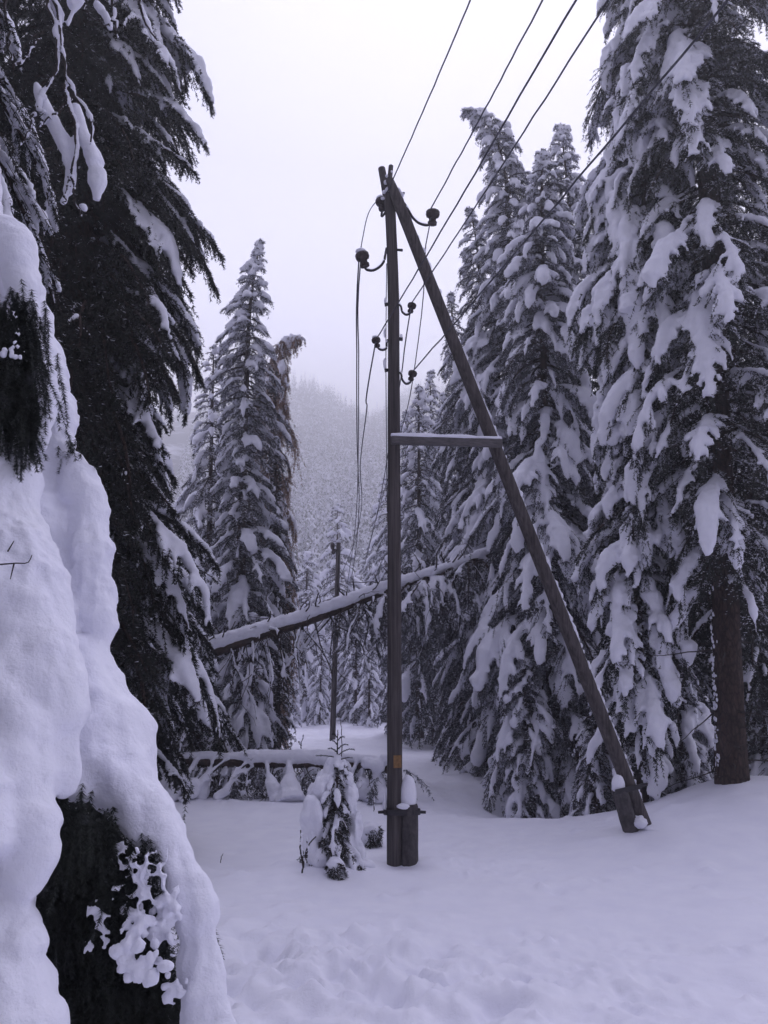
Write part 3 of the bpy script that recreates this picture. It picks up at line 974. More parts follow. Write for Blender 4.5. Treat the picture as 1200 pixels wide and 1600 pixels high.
tree("dark lower spruce whose tip ends behind the middle of the strut", [(722, 1185), (720, 900), (712, 600), (704, 455)], 22.0, 0.12, scaled(PROF, 1.05), 25, GR, per_m=18, lod=0.6, snow=0.75,
     tongue=0.1, voxel=0.05, mats=NF, droop=1.25, thick=0.9, lowsnow=.25)
for i, (xb, xt, yt, Y, lb) in enumerate([(655, 654, 600, 26, "thin far spruce seen right beside the shaft under the crossbar"), (676, 672, 578, 28, "tallest of the thin far spruces behind the crossbar"),
                                         (700, 693, 612, 27, "thin far spruce tucked against the strut-side spruces"), (634, 634, 640, 29, "short far spruce half covered by the shaft")]):
    tree(lb, [(xb, 1140), (xb, 900), (xt, yt)], Y, 0.12, scaled(PROF, 1.3), 30 + i, "thin far spruces behind the crossbar", per_m=14, lod=0.5, snow=0.95, tongue=0.2, voxel=0.06, mats=NF, droop=1.2, thick=1.15, lowsnow=.2)
# the dark wood behind the big ones
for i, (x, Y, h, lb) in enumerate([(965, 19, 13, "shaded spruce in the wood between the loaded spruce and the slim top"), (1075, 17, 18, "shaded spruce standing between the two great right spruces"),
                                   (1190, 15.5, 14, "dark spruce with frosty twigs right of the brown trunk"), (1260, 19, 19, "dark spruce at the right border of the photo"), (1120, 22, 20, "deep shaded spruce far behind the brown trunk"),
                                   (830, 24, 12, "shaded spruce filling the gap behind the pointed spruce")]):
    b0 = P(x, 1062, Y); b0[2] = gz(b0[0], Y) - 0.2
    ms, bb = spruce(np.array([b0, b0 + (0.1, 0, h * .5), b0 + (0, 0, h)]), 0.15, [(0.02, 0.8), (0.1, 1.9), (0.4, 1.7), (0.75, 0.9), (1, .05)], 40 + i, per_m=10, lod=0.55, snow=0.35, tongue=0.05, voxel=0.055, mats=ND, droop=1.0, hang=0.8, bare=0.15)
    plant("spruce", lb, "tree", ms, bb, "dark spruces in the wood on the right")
# young trees and frosted brush under the right spruces
for i, (x, y, Y, h, r, sn, br, tg, lb) in enumerate([(822, 1222, 15.2, 2.9, 0.75, 1.2, 0, .5, "small snow-draped spruce drooping over the hollow"), (872, 1240, 15.2, 1.3, 0.6, 0.8, .2, 0, "frosted little bush at the edge of the hollow"),
                                                     (932, 1248, 13.6, 1.9, 0.65, 0.5, .45, 0, "frosted twiggy bush behind the strut's stub"), (1015, 1200, 14.0, 2.6, 0.8, 0.8, .4, .2, "young hanging spruce right of the strut's foot"),
                                                     (1065, 1190, 13.6, 2.8, 0.7, 0.9, .3, .5, "drooping young spruce against the brown trunk"), (905, 1200, 17.0, 3.4, 1.0, 0.7, .4, .1, "frosty young spruce in the shade behind the strut"),
                                                     (1200, 1190, 15.0, 3.0, 0.9, 0.7, .5, 0, "frosty brush in the dark right of the brown trunk")]):
    b0 = P(x, y, Y); b0[2] = min(b0[2], gz(b0[0], Y))
    ms, bb = spruce(np.array([b0 - (0, 0, .2), b0 + (0.02, 0, h * .5), b0 + (0.06, 0, h)]), 0.035, [(0.05, r), (0.4, r), (0.75, r * .6), (1, .04)], 60 + i, per_m=26, lod=0.8, snow=sn, tongue=tg, voxel=0.035, mats=NF, droop=1.2, hang=0.8, bare=br)
    plant("young_spruce", lb, "young tree", ms, bb, "young spruces under the right wood")

# ------------------------------------------------------------------ spruces on the left
GL = "spruces along the left side of the clearing"
tr = np.array([P(135, 1190, 11.0) - (0, 0, .4), P(128, 700, 11.0), P(120, 200, 11.0), P(110, -700, 11.2)])
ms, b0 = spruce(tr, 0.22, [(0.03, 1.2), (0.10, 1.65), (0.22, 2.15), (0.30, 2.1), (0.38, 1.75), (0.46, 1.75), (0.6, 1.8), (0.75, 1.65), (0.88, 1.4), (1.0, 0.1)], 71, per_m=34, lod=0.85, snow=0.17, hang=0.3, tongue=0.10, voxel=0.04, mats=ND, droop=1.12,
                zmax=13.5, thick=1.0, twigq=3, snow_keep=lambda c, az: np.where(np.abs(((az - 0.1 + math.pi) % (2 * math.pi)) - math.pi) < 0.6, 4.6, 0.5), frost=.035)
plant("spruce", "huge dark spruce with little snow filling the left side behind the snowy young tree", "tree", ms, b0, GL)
tree("ragged spruce with a crooked snowy tip right of the huge dark spruce", [(378, 1190), (378, 800), (385, 600), (392, 470), (407, 372)], 18.5, 0.14, [(0.03, .7), (0.12, 1.1), (0.3, 1.05), (0.55, 0.95), (0.7, 0.8), (0.85, 0.5), (1, 0.08)], 72, GL, per_m=21,
     lod=0.75, snow=0.9, tongue=0.25, voxel=0.05, mats=NF, droop=1.0, thick=1.15)
tree("brown larch-like tree with its frosted top bowed over to the right", [(424, 1150), (425, 800), (428, 640), (436, 560), (449, 531), (460, 524), (470, 526)], 21.0, 0.12, [(0.05, .7), (0.3, 0.9), (0.6, 0.85), (0.8, 0.75), (1, 0.25)], 73, GL, name="larch", per_m=20,
     lod=0.7, snow=0.8, tongue=0.15, voxel=0.055, mats=[M_LARCH], droop=1.5, hang=1.3, thick=0.8, topdroop=0.9, lowsnow=.3)
tree("slender dark spruce with short downswept branches below the brown tree", [(432, 1150), (432, 900), (430, 680)], 19.0, 0.09, [(0.03, .5), (0.2, 0.62), (0.6, 0.45), (1, 0.03)], 74, GL, per_m=17,
     lod=0.75, snow=0.5, tongue=0.0, voxel=0.045, mats=NW, droop=1.2, thick=0.9)
tree("small spruce tip showing in the notch beside the huge dark spruce", [(325, 1150), (328, 800), (334, 538)], 23.0, 0.12, scaled(PROF, 1.5), 75, GL, per_m=11, lod=0.6, snow=0.9, tongue=0.2, voxel=0.06, mats=NF, thick=1.2)
tree("lower snowy spruce at the left end of the leaning trunk", [(392, 1178), (392, 1080), (394, 960)], 17.5, 0.07, [(0.03, .55), (0.3, 0.7), (1, 0.06)], 76, GL, per_m=22, lod=0.75, snow=1.05, tongue=0.4, voxel=0.045, mats=NF, droop=1.3, thick=1.1)
tree("low frosted spruce drooping behind the left end of the snowy log", [(300, 1190), (305, 1110), (312, 1020)], 16.0, 0.05, [(0.03, .6), (0.4, 0.65), (1, 0.1)], 77, GL, per_m=24, lod=0.75, snow=0.9, tongue=0.3, voxel=0.045, mats=NF, droop=1.4, thick=1.0, bare=0.3)
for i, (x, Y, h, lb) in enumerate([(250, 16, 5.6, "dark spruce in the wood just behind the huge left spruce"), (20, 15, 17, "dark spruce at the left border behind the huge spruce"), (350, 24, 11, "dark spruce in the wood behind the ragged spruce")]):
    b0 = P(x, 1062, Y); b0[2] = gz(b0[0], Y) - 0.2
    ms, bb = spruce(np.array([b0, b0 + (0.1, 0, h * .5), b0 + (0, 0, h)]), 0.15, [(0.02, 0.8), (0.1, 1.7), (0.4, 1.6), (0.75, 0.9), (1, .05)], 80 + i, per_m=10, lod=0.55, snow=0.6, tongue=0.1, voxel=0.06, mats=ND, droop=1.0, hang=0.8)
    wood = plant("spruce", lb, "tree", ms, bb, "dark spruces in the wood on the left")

for i, (x, y, k) in enumerate(((-5.6, 1.2, 1.25), (-4.6, -2.6, 1.1), (-2.2, -6.0, 1.15))):  # more of the wood, out of view, added to shade the near-left young spruce
    copy_thing(wood, (x, y, gz(x, y) - .2), 1.3 * i, k, "unseen dark spruce of the same wood, added beside the camera for its shade")

# overhanging boughs of a spruce that stands left of the photographer
tr = np.array([P(-330, 1300, 5.0) * (1, 1, 0) + (0, 0, -.2), P(-330, 700, 5.0), P(-330, 300, 5.0), P(-330, -400, 5.0)])
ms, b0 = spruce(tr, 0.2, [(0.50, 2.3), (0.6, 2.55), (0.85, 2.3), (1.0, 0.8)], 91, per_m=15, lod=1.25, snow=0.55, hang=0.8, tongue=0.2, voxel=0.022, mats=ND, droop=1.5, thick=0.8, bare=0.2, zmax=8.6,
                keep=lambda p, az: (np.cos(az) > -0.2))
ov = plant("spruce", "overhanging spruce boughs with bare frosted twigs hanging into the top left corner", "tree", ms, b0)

# ------------------------------------------------------------------ middle-distance trees
GM = "spruces at the far end of the clearing"
protos = []
for i, (xb, yb, xt, yt, Y, r, lb) in enumerate([(528, 1130, 527, 786, 42, 2.0, "pointed spruce at the end of the clearing right behind the small pole"),
                                                (603, 1128, 606, 745, 38, 2.1, "tall far spruce partly hidden by the left edge of the shaft"),
                                                (478, 1132, 480, 862, 40, 1.7, "snow-white spruce at the clearing's end left of the small pole")]):
    protos.append(tree(lb, [(xb, yb), (xb, 1000), (xt, yt)], Y, 0.13, scaled(PROF, r), 100 + i, GM, per_m=7, lod=0.36, snow=1.1, tongue=0.2, voxel=0.09, mats=NF, droop=1.1, thick=1.7))
rg = np.random.default_rng(9)
for i in range(34):
    Y = rg.uniform(36, 82)
    px = rg.uniform(405, 650) if i < 24 else rg.choice([rg.uniform(60, 400), rg.uniform(650, 1300)])
    if abs(px - 528) < 22 and Y < 44:
        px += 45
    w = P(px, 1062, Y); w[2] = gz(w[0], Y) - 0.2 if Y < 84 else hz(w[0], Y)
    copy_thing(protos[i % 3], w, rg.uniform(0, 6.3), rg.uniform(0.5, 0.85) * (1.0 + (Y - 36) / 90), "snowy spruce in the wood closing the far end of the clearing")

for (px, Y, k) in ((452, 33, .42), (478, 36, .5), (500, 33.5, .40), (556, 35, .5), (578, 32, .42), (594, 36, .55), (540, 37, .45)):
    x = P(px, 1062, Y)[0]
    copy_thing(protos[int(px) % 3], (x, Y, gz(x, Y) - .15), px, k, "small snowy spruce standing in the gap at the end of the clearing")
GH = "pale conifers on the lower mountainside"
for i in range(46):
    Y = rg.uniform(88, 190); px = rg.uniform(425, 640)
    x = P(px, 800, Y)[0]
    o = copy_thing(protos[i % 3], (x, Y, hz(x, Y) - .4), rg.uniform(0, 6.3), rg.uniform(0.45, 1.0), "pale frosted conifer rising from the lower mountainside beyond the clearing")
    o["group"] = GH

# ------------------------------------------------------------------ fallen trees
def snowy_twigs(tb, sb, start, dirs, lens, rad, rg, snow_p, segs=6, sag=0.15, kids=2, jag=0.22):
    for p, d, l, r in zip(start, dirs, lens, rad):
        pts = [np.array(p, float)]; d = np.array(d, float)
        for k in range(segs):
            d = d / np.linalg.norm(d) + rg.normal(0, jag, 3) + (0, 0, -sag)
            pts.append(pts[-1] + d / np.linalg.norm(d) * l / segs)
        pts = np.array(pts)
        tb.tube(pts, np.linspace(r, r * .35, segs + 1), 5)
        if rg.random() < snow_p:
            a = rg.integers(0, 2); e = rg.integers(segs - 2, segs + 1)
            q = pts[a:e + 1]
            rr = (0.012 + r * 1.0) * rg.uniform(0.7, 1.3, len(q)); rr[0] *= .5; rr[-1] *= .4
            sb.tube(q + np.array([0, 0, 1.0]) * (rr * 0.8 + r * .4)[:, None] + rg.normal(0, .004, q.shape), rr, 6)
        if kids:
            n = rg.integers(1, kids + 2)
            ki = rg.integers(1, segs, n)
            snowy_twigs(tb, sb, pts[ki], [pts[k + 1] - pts[k] + rg.normal(0, l / segs * .9, 3) for k in ki], l * rg.uniform(.25, .55, n), np.full(n, r * .55), rg, snow_p * .8, 4, sag, kids - 1, jag)


tb = Bag(); sb = Bag(); rg = np.random.default_rng(61)
ob = np.array(ov.location)
for pts, w in (([(70, -40), (92, 45), (104, 110), (116, 150), (138, 178), (145, 222)], 1), ([(104, 110), (102, 150), (118, 200), (112, 270), (100, 312)], 1), ([(60, -40), (88, 60), (90, 110), (70, 135), (58, 160)], 1), ([(70, 135), (62, 170), (66, 185)], .8),
               ([(5, -30), (10, 20), (15, 70), (17, 95)], .9), ([(-20, 120), (0, 125), (15, 132)], .9), ([(20, 105), (48, 80), (62, 60)], .7), ([(58, 160), (48, 200), (30, 232)], .7), ([(110, 150), (88, 175), (60, 198)], .7),
               ([(112, 270), (120, 320), (126, 338)], .7), ([(112, 275), (105, 300), (98, 325)], .6), ([(170, -30), (178, 30), (182, 60)], .9), ([(215, -30), (225, 30), (240, 58)], .9), ([(130, -30), (140, 25), (176, 42)], .8)):
    q = spline([P(x, y, 4.7) for x, y in pts], 16) + rg.normal(0, .008, (16, 3))
    tb.tube(q - ob, np.linspace(.014, .006, 16) * w, 6)
    sb.tube(q[1:] - ob + (0.006, .004, .009), np.linspace(.013, .009, 15) * w * rg.uniform(.6, 1.5, 15), 7)
for pts in ([(56, 130, .03), (66, 160, .045), (88, 200, .05), (106, 240, .05), (108, 262, .025)], [(118, 165, .03), (128, 205, .05), (146, 245, .065), (152, 290, .055), (150, 312, .02)], [(118, 215, .02), (112, 260, .035), (106, 300, .03), (98, 318, .015)],
            [(112, 10, .05), (125, -10, .05), (105, 40, .02)], [(150, 5, .05), (165, 25, .045), (172, 45, .02)], [(125, 320, .02), (132, 326, .03), (134, 330, .015)], [(80, 0, .02), (92, 20, .04), (96, 35, .02)], [(218, 5, .03), (232, 40, .04), (240, 66, .02)]):
    q = spline([np.append(P(x, y, 4.78), r) for x, y, r in pts], 12)
    sb.tube(q[:, :3] - ob, q[:, 3] * rg.uniform(.85, 1.2, 12), 10, flat=.8)
obj("dead_limbs", tb.mesh("dead_limbs", [M_TWIG]), ov)["kind"] = "stuff"
obj("snow_load", remeshed(sb, "snow_load", [M_SNOW], 0.011, 1, .4, .7), ov)["kind"] = "stuff"

_a, _b = P(320, 1022, 16.2), P(760, 868, 16.9)
LT = np.array([_a + (_b - _a) * k + np.array([0, 0, -.03 * math.sin((k + .2) * 2.3) + .02 * math.sin(k * 13)]) for k in np.linspace(-0.22, 1.18, 60)])
lt = thing("fallen_tree", "leaning uprooted tree trunk loaded with snow, crossing the clearing above the log", "fallen tree", LT[0])
o0 = LT[0]
b = Bag(); b.tube(LT - o0, np.linspace(0.14, 0.05, 60), 14)
obj("trunk", b.mesh("trunk", [M_BARK]), lt)
rg = np.random.default_rng(14)
sb = Bag()
i = 3
while i < 56:
    j = min(58, i + rg.integers(9, 18))
    seg = LT[i:j + 1]; rr = np.interp(np.arange(i, j + 1), [0, 60], [0.165, 0.075]) * rg.uniform(0.88, 1.14, j + 1 - i)
    rr[0] *= .8; rr[-1] *= .8
    sb.tube(seg + np.array([0, 0, 1.0]) * (np.interp(np.arange(i, j + 1), [0, 60], [0.165, 0.08]))[:, None] + np.array([0, -.05, 0]) - o0, rr, 10)
    i = j - 1
tb = Bag()
n = 115
ii_ = np.minimum(58, (13 + 46 * rg.random(n) ** .8).astype(int))
st = LT[ii_] - o0
dr_ = np.stack([rg.normal(0.1, .7, n), rg.normal(-.2, .7, n), rg.choice([-1.0, -1.0, -.6, .8], n)], 1)
up_ = dr_[:, 2] > 0
snowy_twigs(tb, sb, st, dr_, np.where(up_, rg.uniform(.3, 1.1, n), rg.uniform(.5, 1.7, n)), rg.uniform(.010, .024, n), rg, 0.75, 7, 0.12, 2)
for k in range(46):
    p = LT[rg.integers(4, 50)] - o0; d = norm(np.array([rg.normal(0, .5), -rg.uniform(0, .8), 1.0]))
    l = rg.uniform(.3, .62)
    tb.tube(p + (d * l)[None] * np.linspace(0, 1, 5)[:, None] + rg.normal(0, .02, (5, 3)), np.linspace(.026, .010, 5), 5)
obj("branches", tb.mesh("branches", [M_TWIG]), lt)
obj("snow_cover", remeshed(sb, "snow_cover", [M_SNOW], 0.028, 1, .4, .8), lt)
ms, b0 = spruce(LT[26:59], 0.02, [(0.05, 0.7), (0.5, 1.5), (0.9, .9), (1, .3)], 15, per_m=11, lod=0.75, snow=0.5, tongue=0, voxel=0.045, mats=NF, droop=1.7, hang=1.2, bare=0.35, thick=.8,
                keep=lambda p, az: np.abs(np.sin(az * 3.7)) > 0.15)
for k, nm in (('crown', 'crown'), ('snow', 'snow_cover'), ('trunk', 'limbs')):
    q = obj(nm, ms[k], lt); q.location = b0 - o0

# the log lying level in the snow
LG = spline([P(150, 1195, 15.7), P(225, 1192, 15.6), P(300, 1191, 15.5), P(400, 1192, 15.4), P(500, 1194, 15.3), P(575, 1197, 15.2), P(606, 1202, 15.1)], 40)
lg = thing("fallen_log", "level fallen log under a thick roll of snow, resting on its draped branches", "fallen log", LG[0])
o0 = LG[0]
b = Bag(); b.tube(LG - o0, np.linspace(0.10, 0.075, 40), 12)
obj("trunk", b.mesh("trunk", [M_BARK]), lg)
rg = np.random.default_rng(3)
sb = Bag(); tb = Bag()
rr = 0.108 * (0.95 + 1.0 * np.array([vnoise(k * .33, 1.1, 4) for k in range(40)]))
sb.tube(LG + (0, 0, .115) - o0, rr, 12, flat=1.0)
for k, f in enumerate((0.22, 0.30, 0.36, 0.42, 0.47, 0.54, 0.60, 0.68, 0.83, 0.90, 0.95)):
    p = LG[int(f * 39)]; side_ = rg.normal(0, .34)
    gx, gy = p[0] + side_ - 0.15, p[1] - rg.uniform(.25, .7)
    e = np.array([gx, gy, gz(gx, gy) - .05])
    pts = spline([p + (0, -.02, .05), p * .6 + e * .4 + (rg.normal(0, .05), -.06, .04), p * .25 + e * .75 + (rg.normal(0, .05), -.04, .02), e], 10)
    tb.tube(pts - o0, np.linspace(.03, .012, 10), 6)
    sb.tube(pts + (0, -.02, .04) - o0, np.array([.07, .05, .05, .065, .085, .11, .13, .16, .19, .2]) * rg.uniform(.35, 1.25) * rg.uniform(.8, 1.25, 10), 9)
for (x, y, r, rz) in ((590, 1197, .16, .15), (575, 1192, .14, .11), (570, 1235, .18, .22), (540, 1200, .12, .12), (300, 1225, .15, .1), (600, 1185, .1, .08)):
    c = P(x, y, 15.0); sb.blob(c - o0, (r, r, rz), x)
n = 300
ii_ = rg.integers(1, 39, n)
snowy_twigs(tb, sb, LG[ii_] - o0, np.stack([rg.normal(-.25, .5, n), rg.normal(-.3, .5, n), -np.ones(n)], 1), rg.uniform(.3, .85, n), rg.uniform(.005, .013, n), rg, 0.6, 5, 0.1, 2)
obj("branches", tb.mesh("branches", [M_TWIG]), lg)
obj("snow_cover", remeshed(sb, "snow_cover", [M_SNOW], 0.026, 2, .45, .8), lg)
ms, b0 = spruce(LG[2:] - (0, 0, .05), 0.02, [(0.0, 0.7), (0.9, .7), (1, .8)], 16, per_m=8, lod=0.8, snow=0.0, mats=NF, droop=2.0, hang=1.3, bare=0.3)
q = obj("crown", ms['crown'], lg); q.location = b0 - o0

# ------------------------------------------------------------------ little trees and twigs in the open snow
B0 = G(520, 1358); B0[2] = gz(B0[0], B0[1]) - .05
TOPP = P(527, 1190, B0[1])
ms, b0 = spruce(np.array([B0, B0 * .5 + TOPP * .5, TOPP]), 0.025, [(0.03, .36), (0.3, .36), (0.6, .28), (0.85, .14), (1, .05)], 110, per_m=48, lod=1.35, snow=1.15, tongue=0.0, voxel=0.015, mats=NW, droop=1.3, hang=0.5, thick=.75)
sap = plant("sapling", "little spruce sapling bent under snow with a bare top sprig, left of the pole", "sapling", ms, b0)
sb = Bag(); Yb = B0[1]
for (x, y, dy, r, rz) in ((518, 1205, 0, .10, .17), (505, 1230, -.05, .13, .2), (488, 1275, -.12, .15, .26), (490, 1320, -.1, .13, .27), (545, 1250, .02, .11, .2), (556, 1290, .05, .11, .25), (500, 1345, -.18, .13, .13),
                          (548, 1330, .08, .16, .26), (488, 1250, 0, .08, .2), (540, 1215, .03, .08, .12), (482, 1300, .02, .08, .25), (555, 1352, .1, .2, .15), (520, 1240, .1, .16, .3), (515, 1300, .15, .2, .4)):
    sb.blob(P(x, y, Yb + dy + .03) - b0, (r * .92, r * .85, rz * .85), x + y, (16, 12), .3)
obj("snow_load", remeshed(sb, "snow_load", [M_SNOW], 0.013, 2, .5, 1.0), sap)
tb = Bag(); rg = np.random.default_rng(4)
tb.tube(np.array([TOPP - (0, 0, .1), P(527, 1170, Yb), P(528, 1140, Yb)]) - b0, [.009, .007, .003], 6)
sg = []
for (y, l, sgn, up_) in ((1181, 27, 1, 12), (1184, 33, -1, 4), (1171, 17, 1, 9), (1164, 12, -1, 9), (1158, 11, 1, 8), (1153, 8, -1, 7), (1189, 24, 1, 6), (1176, 14, -1, 8)):
    q = np.array([P(527, y, Yb), P(527 + sgn * l * .35, y - up_ * .6, Yb - .04), P(527 + sgn * l * .7, y - up_ * .9, Yb - .07), P(527 + sgn * l, y - up_ * .8, Yb - .09)]) - b0
    tb.tube(q, [.006, .005, .004, .002], 5); sg.append(q)
sg.append(np.array([TOPP, P(527, 1172, Yb), P(527.5, 1156, Yb), P(528, 1140, Yb)]) - b0)
Vn, Fn = needles(rg, np.array(sg), np.array([.25] * len(sg)), .0045, .020, .004, 3, .6)
tb.add(Vn, Fn)
obj("sprig", tb.mesh("sprig", [M_NEEDLE]), sap)

for (x, y, h, r, lb, sd_) in ((524, 1372, .17, .09, "tiny snow-capped spruce seedling at the sapling's foot", 1), (583, 1318, .26, .12, "tiny snow-capped spruce seedling between the sapling and the pole", 2)):
    B1 = G(x, y); B1[2] = gz(B1[0], B1[1]) - .03
    ms, b1 = spruce(np.array([B1, B1 + (0, 0, h * .5), B1 + (.02, 0, h)]), .008, [(0.1, r), (.6, r * .8), (1, .03)], 120 + sd_, per_m=110, lod=1.5, snow=0, mats=NW, droop=1.0, hang=.6)
    o = plant("seedling", lb, "seedling", ms, b1, "seedlings poking out of the snow")
    sb = Bag(); sb.blob((-.02, .02, h * .9), (r * .9, r * .9, r * .7), sd_); sb.blob((.05 * (1 - sd_), .1, h * .5), (r * 1.3, r, h * .8), sd_ + 3)
    obj("snow_cover", remeshed(sb, "snow_cover", [M_SNOW], 0.014, 2), o)


def bare_twig(pts_list, Y, label, r=.007, name="bare_twig", seed=0, snow=True):
    c = P(*pts_list[0][0], Y); rg = np.random.default_rng(seed)
    b = Bag(); sb = Bag()
    for pts in pts_list:
        q = spline([P(x, y, Y + rg.normal(0, .01)) for x, y in pts], 14) + rg.normal(0, .004, (14, 3))
        b.tube(q - c, np.linspace(r, r * .55, 14), 6)
        for k in range(3, 14):
            if rg.random() < .45:
                sb.blob(q[k] - c + (0.004, 0.0, r), (r * 1.2, r, r * 2.0), k, (6, 5))
    t = thing(name, label, "twig", c)
    obj("stem", b.mesh("stem", [M_TWIG]), t)
    if snow and sb.n:
        obj("snow_cover", sb.mesh("snow_cover", [M_SNOW]), t)
    return t


bare_twig([[(471, 1398), (472, 1365), (476, 1340), (483, 1318), (494, 1307)], [(474, 1355), (470, 1330), (470, 1297)], [(478, 1340), (481, 1325), (479, 1312)]], 9.15, "forked bare twig stuck in the snow in front of the sapling", .012, seed=1)
bare_twig([[(585, 1268), (584, 1250), (583, 1230)]], 12.3, "thin straight bare stick between the log and the shaft", .009, seed=2)
bare_twig([[(533, 1205), (534, 1160), (533, 1118)]], 15.0, "thin bare sprout rising behind the sapling's tip", .010, seed=3)
bare_twig([[(471, 1178), (470, 1165), (474, 1150)], [(471, 1166), (466, 1158)]], 16.4, "small crooked twig standing on top of the log's snow", .012, seed=4)
bare_twig([[(1199, 1332), (1194, 1322), (1190, 1316)]], 11.0, "short dark twig end poking out at the right border", .010, seed=5, snow=False)
bare_twig([[(344, 1349), (346, 1340), (349, 1334)]], 9.7, "tiny grass-like stalk in the snow on the left", .005, seed=6, snow=False)

# ------------------------------------------------------------------ the snow-smothered young spruce in front, left
tr = np.array([P(-95, 1700, 3.3), P(-92, 1100, 3.3), P(-90, 600, 3.35), P(-85, 180, 3.4)])
tr[0][2] = -0.1
ms, b0 = spruce(tr, 0.05, [(0.0, 1.1), (0.2, 0.98), (0.5, 0.62), (0.75, 0.36), (0.95, 0.1), (1.0, .04)], 131, per_m=60, ndens=2.6, nfine=.5, keep=lambda p, az: np.sin(az) > -0.38, lod=1.5, snow=0, mats=NW, droop=1.25, hang=0.7, twigq=3)
fs = plant("young_spruce", "young spruce smothered in smooth bulging snow right at the left border", "young tree", ms, b0)
sb = Bag()
strokes = [
    [(-60, 240, 3.4, .10), (-25, 330, 3.35, .10), (15, 415, 3.3, .105), (48, 510, 3.25, .105), (66, 600, 3.2, .10), (88, 690, 3.15, .085), (112, 722, 3.12, .04)],
    [(20, 640, 3.25, .12), (38, 735, 3.17, .16), (66, 840, 3.11, .175), (72, 950, 3.05, .18), (84, 1040, 3.0, .19), (122, 1120, 2.94, .17)],
    [(104, 700, 3.14, .05), (126, 770, 3.1, .085), (143, 850, 3.06, .085), (152, 930, 3.02, .08), (158, 1000, 3.0, .06), (160, 1030, 2.99, .025)],
    [(100, 1010, 3.0, .10), (135, 1070, 2.95, .17), (172, 1160, 2.88, .165), (214, 1245, 2.8, .14), (262, 1318, 2.75, .085), (296, 1390, 2.72, .07), (312, 1480, 2.7, .065), (320, 1570, 2.68, .07), (328, 1700, 2.66, .10)],
    [(-20, 340, 2.95, .05), (20, 395, 2.92, .065), (42, 470, 2.9, .06), (58, 560, 2.87, .055), (66, 640, 2.85, .05), (62, 700, 2.83, .03)],
    [(-30, 690, 2.8, .13), (5, 800, 2.72, .15), (20, 900, 2.66, .17), (42, 1000, 2.6, .18), (62, 1100, 2.55, .155), (88, 1180, 2.52, .10), (105, 1240, 2.5, .05)],
    [(-30, 1040, 2.5, .13), (15, 1130, 2.44, .13), (36, 1210, 2.41, .105), (46, 1290, 2.38, .09), (40, 1370, 2.36, .07), (30, 1420, 2.35, .035)],
    [(-60, 1380, 2.42, .12), (-10, 1440, 2.38, .12), (30, 1470, 2.33, .085), (62, 1478, 2.3, .04)],
    [(-30, 1500, 2.36, .14), (10, 1570, 2.3, .115), (25, 1660, 2.28, .11)],
    [(-60, 1180, 2.3, .12), (-30, 1270, 2.28, .09), (-15, 1340, 2.26, .06)],
    [(140, 1130, 2.8, .12), (165, 1190, 2.74, .08), (205, 1245, 2.72, .055), (240, 1285, 2.70, .03)],
    [(90, 1150, 2.75, .10), (120, 1225, 2.7, .07), (140, 1250, 2.68, .03)],
    [(-10, 560, 3.3, .2), (10, 760, 3.25, .25), (30, 900, 3.2, .3), (40, 1100, 3.15, .34), (90, 1180, 3.15, .28)],
]
for st_ in strokes:
    q = spline([np.append(P(x, y, Y), r) for x, y, Y, r in st_], 26)
    q[:, 3] *= 1 + 0.16 * np.array([vnoise(k * .45, st_[0][0] * .1, 6) * 2 for k in range(26)])
    q[0, 3] *= .4; q[-1, 3] *= .4
    sb.tube(q[:, :3] - b0, np.maximum(q[:, 3], .012), 18, flat=.9)
rg = np.random.default_rng(8)
sb2 = Bag()
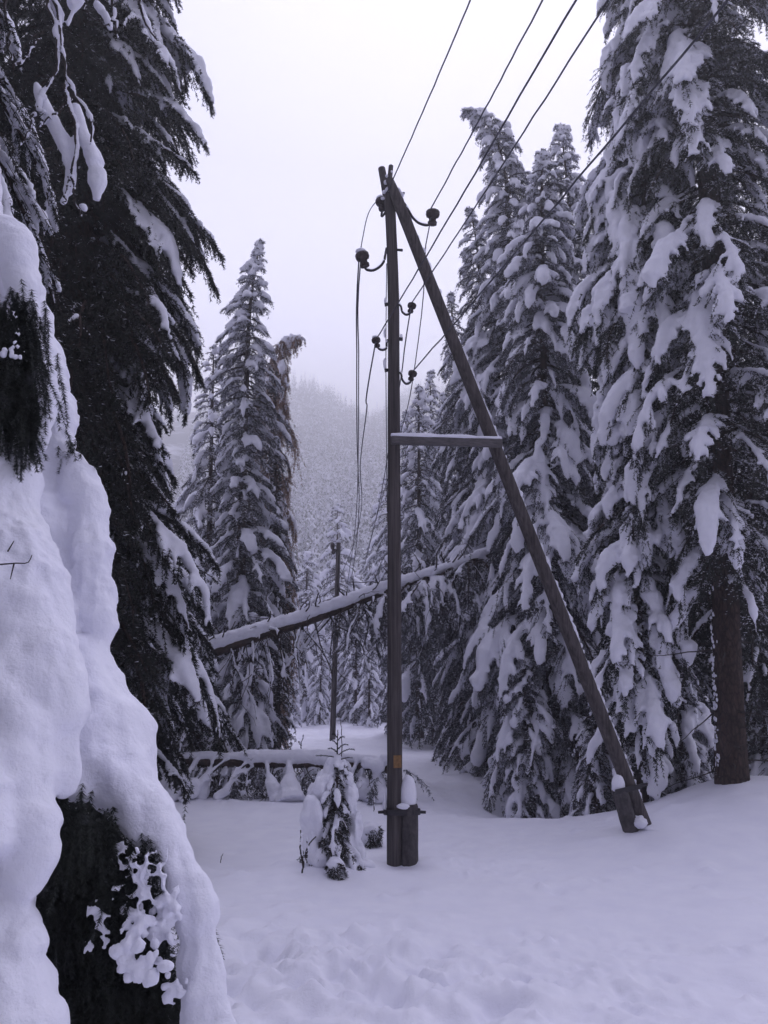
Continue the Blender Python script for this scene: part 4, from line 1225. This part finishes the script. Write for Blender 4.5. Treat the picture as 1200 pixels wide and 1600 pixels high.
for (x, y, Y, r) in ((192, 1340, 2.62, .035), (205, 1355, 2.62, .04), (225, 1375, 2.6, .055), (240, 1345, 2.6, .05), (250, 1400, 2.6, .06), (215, 1400, 2.6, .05), (208, 1430, 2.58, .05), (222, 1450, 2.58, .035), (205, 1470, 2.56, .035),
                     (210, 1500, 2.55, .045), (228, 1510, 2.55, .045), (232, 1520, 2.55, .03), (240, 1430, 2.62, .06), (262, 1440, 2.64, .07), (250, 1470, 2.63, .05), (175, 1330, 2.64, .022), (188, 1322, 2.64, .025), (170, 1353, 2.64, .018),
                     (146, 1432, 2.6, .03), (150, 1420, 2.6, .022), (160, 1440, 2.6, .02), (165, 1470, 2.6, .012), (140, 1478, 2.6, .015), (270, 1540, 2.62, .03), (268, 1555, 2.62, .025), (20, 550, 2.6, .022), (30, 520, 2.58, .012), (24, 490, 2.6, .014)):
    for _ in range(14):
        rr = r * rg.uniform(.08, .36)
        sb2.blob(P(x + rg.normal(0, r * 300), y + rg.normal(0, r * 340), Y) - b0, (rr * rg.uniform(.6, 1.4), rr, rr * rg.uniform(.6, 1.5)), int(rg.integers(1e6)), (10, 8), .45)
me = remeshed(sb, "snow_load", [M_SNOW], 0.012, 3, .5, 1.5)
obj("snow_load", me, fs)
obj("snow_cover", remeshed(sb2, "snow_cover", [M_SNOW], 0.005, 1, .5, .55), fs)
# needle fringes hanging out from under the pads
for j, (pts, n_, hl_) in enumerate([([(0, 470, 2.75), (30, 470, 2.72), (45, 560, 2.72)], 120, .32), ([(-20, 560, 2.7), (20, 600, 2.68), (50, 640, 2.72)], 150, .30), ([(70, 560, 3.05), (80, 620, 3.02)], 30, .18), ([(112, 690, 3.1), (118, 715, 3.1)], 16, .10),
                                    ([(60, 1240, 2.55), (110, 1260, 2.55), (170, 1300, 2.66), (240, 1340, 2.66)], 140, .22), ([(110, 1270, 2.92), (170, 1330, 2.9), (220, 1480, 2.88), (250, 1620, 2.86)], 900, .26), ([(90, 1380, 2.8), (150, 1500, 2.85), (180, 1640, 2.85)], 900, .26), ([(100, 1330, 3.05), (210, 1560, 3.02)], 700, .4)]):
    rg = np.random.default_rng(200 + j)
    L_ = spline([P(*q) for q in pts], 40)
    p = L_[rg.integers(0, 40, n_)] + rg.normal(0, .035 if n_ < 200 else .075, (n_, 3)) * (1, .5, 1)
    l_ = hl_ * rg.uniform(.5, 1.1, n_)
    d = norm(np.stack([rg.normal(.12, .2, n_), rg.normal(-.1, .2, n_), -np.ones(n_)], 1))
    TWf = np.stack([p + d * (l_ * k / 3)[:, None] for k in range(4)], 1)
    V, F = needles(rg, TWf, l_, .0022 if n_ < 200 else .004, .019, .0022, 3, .55)
    obj("crown", mesh_from("crown", V - b0, [F], NW, False), fs)
# dry twigs sticking out of the snow load
tb = Bag()
for pts in ([(0, 882), (25, 880), (45, 878), (50, 867)], [(22, 880), (18, 897), (16, 905)], [(12, 862), (22, 845)]):
    q = spline([P(x, y, 2.45) for x, y in pts], 10); tb.tube(q - b0, np.linspace(.0028, .0014, 10), 5)
obj("dry_twig", tb.mesh("dry_twig", [M_TWIG]), fs)
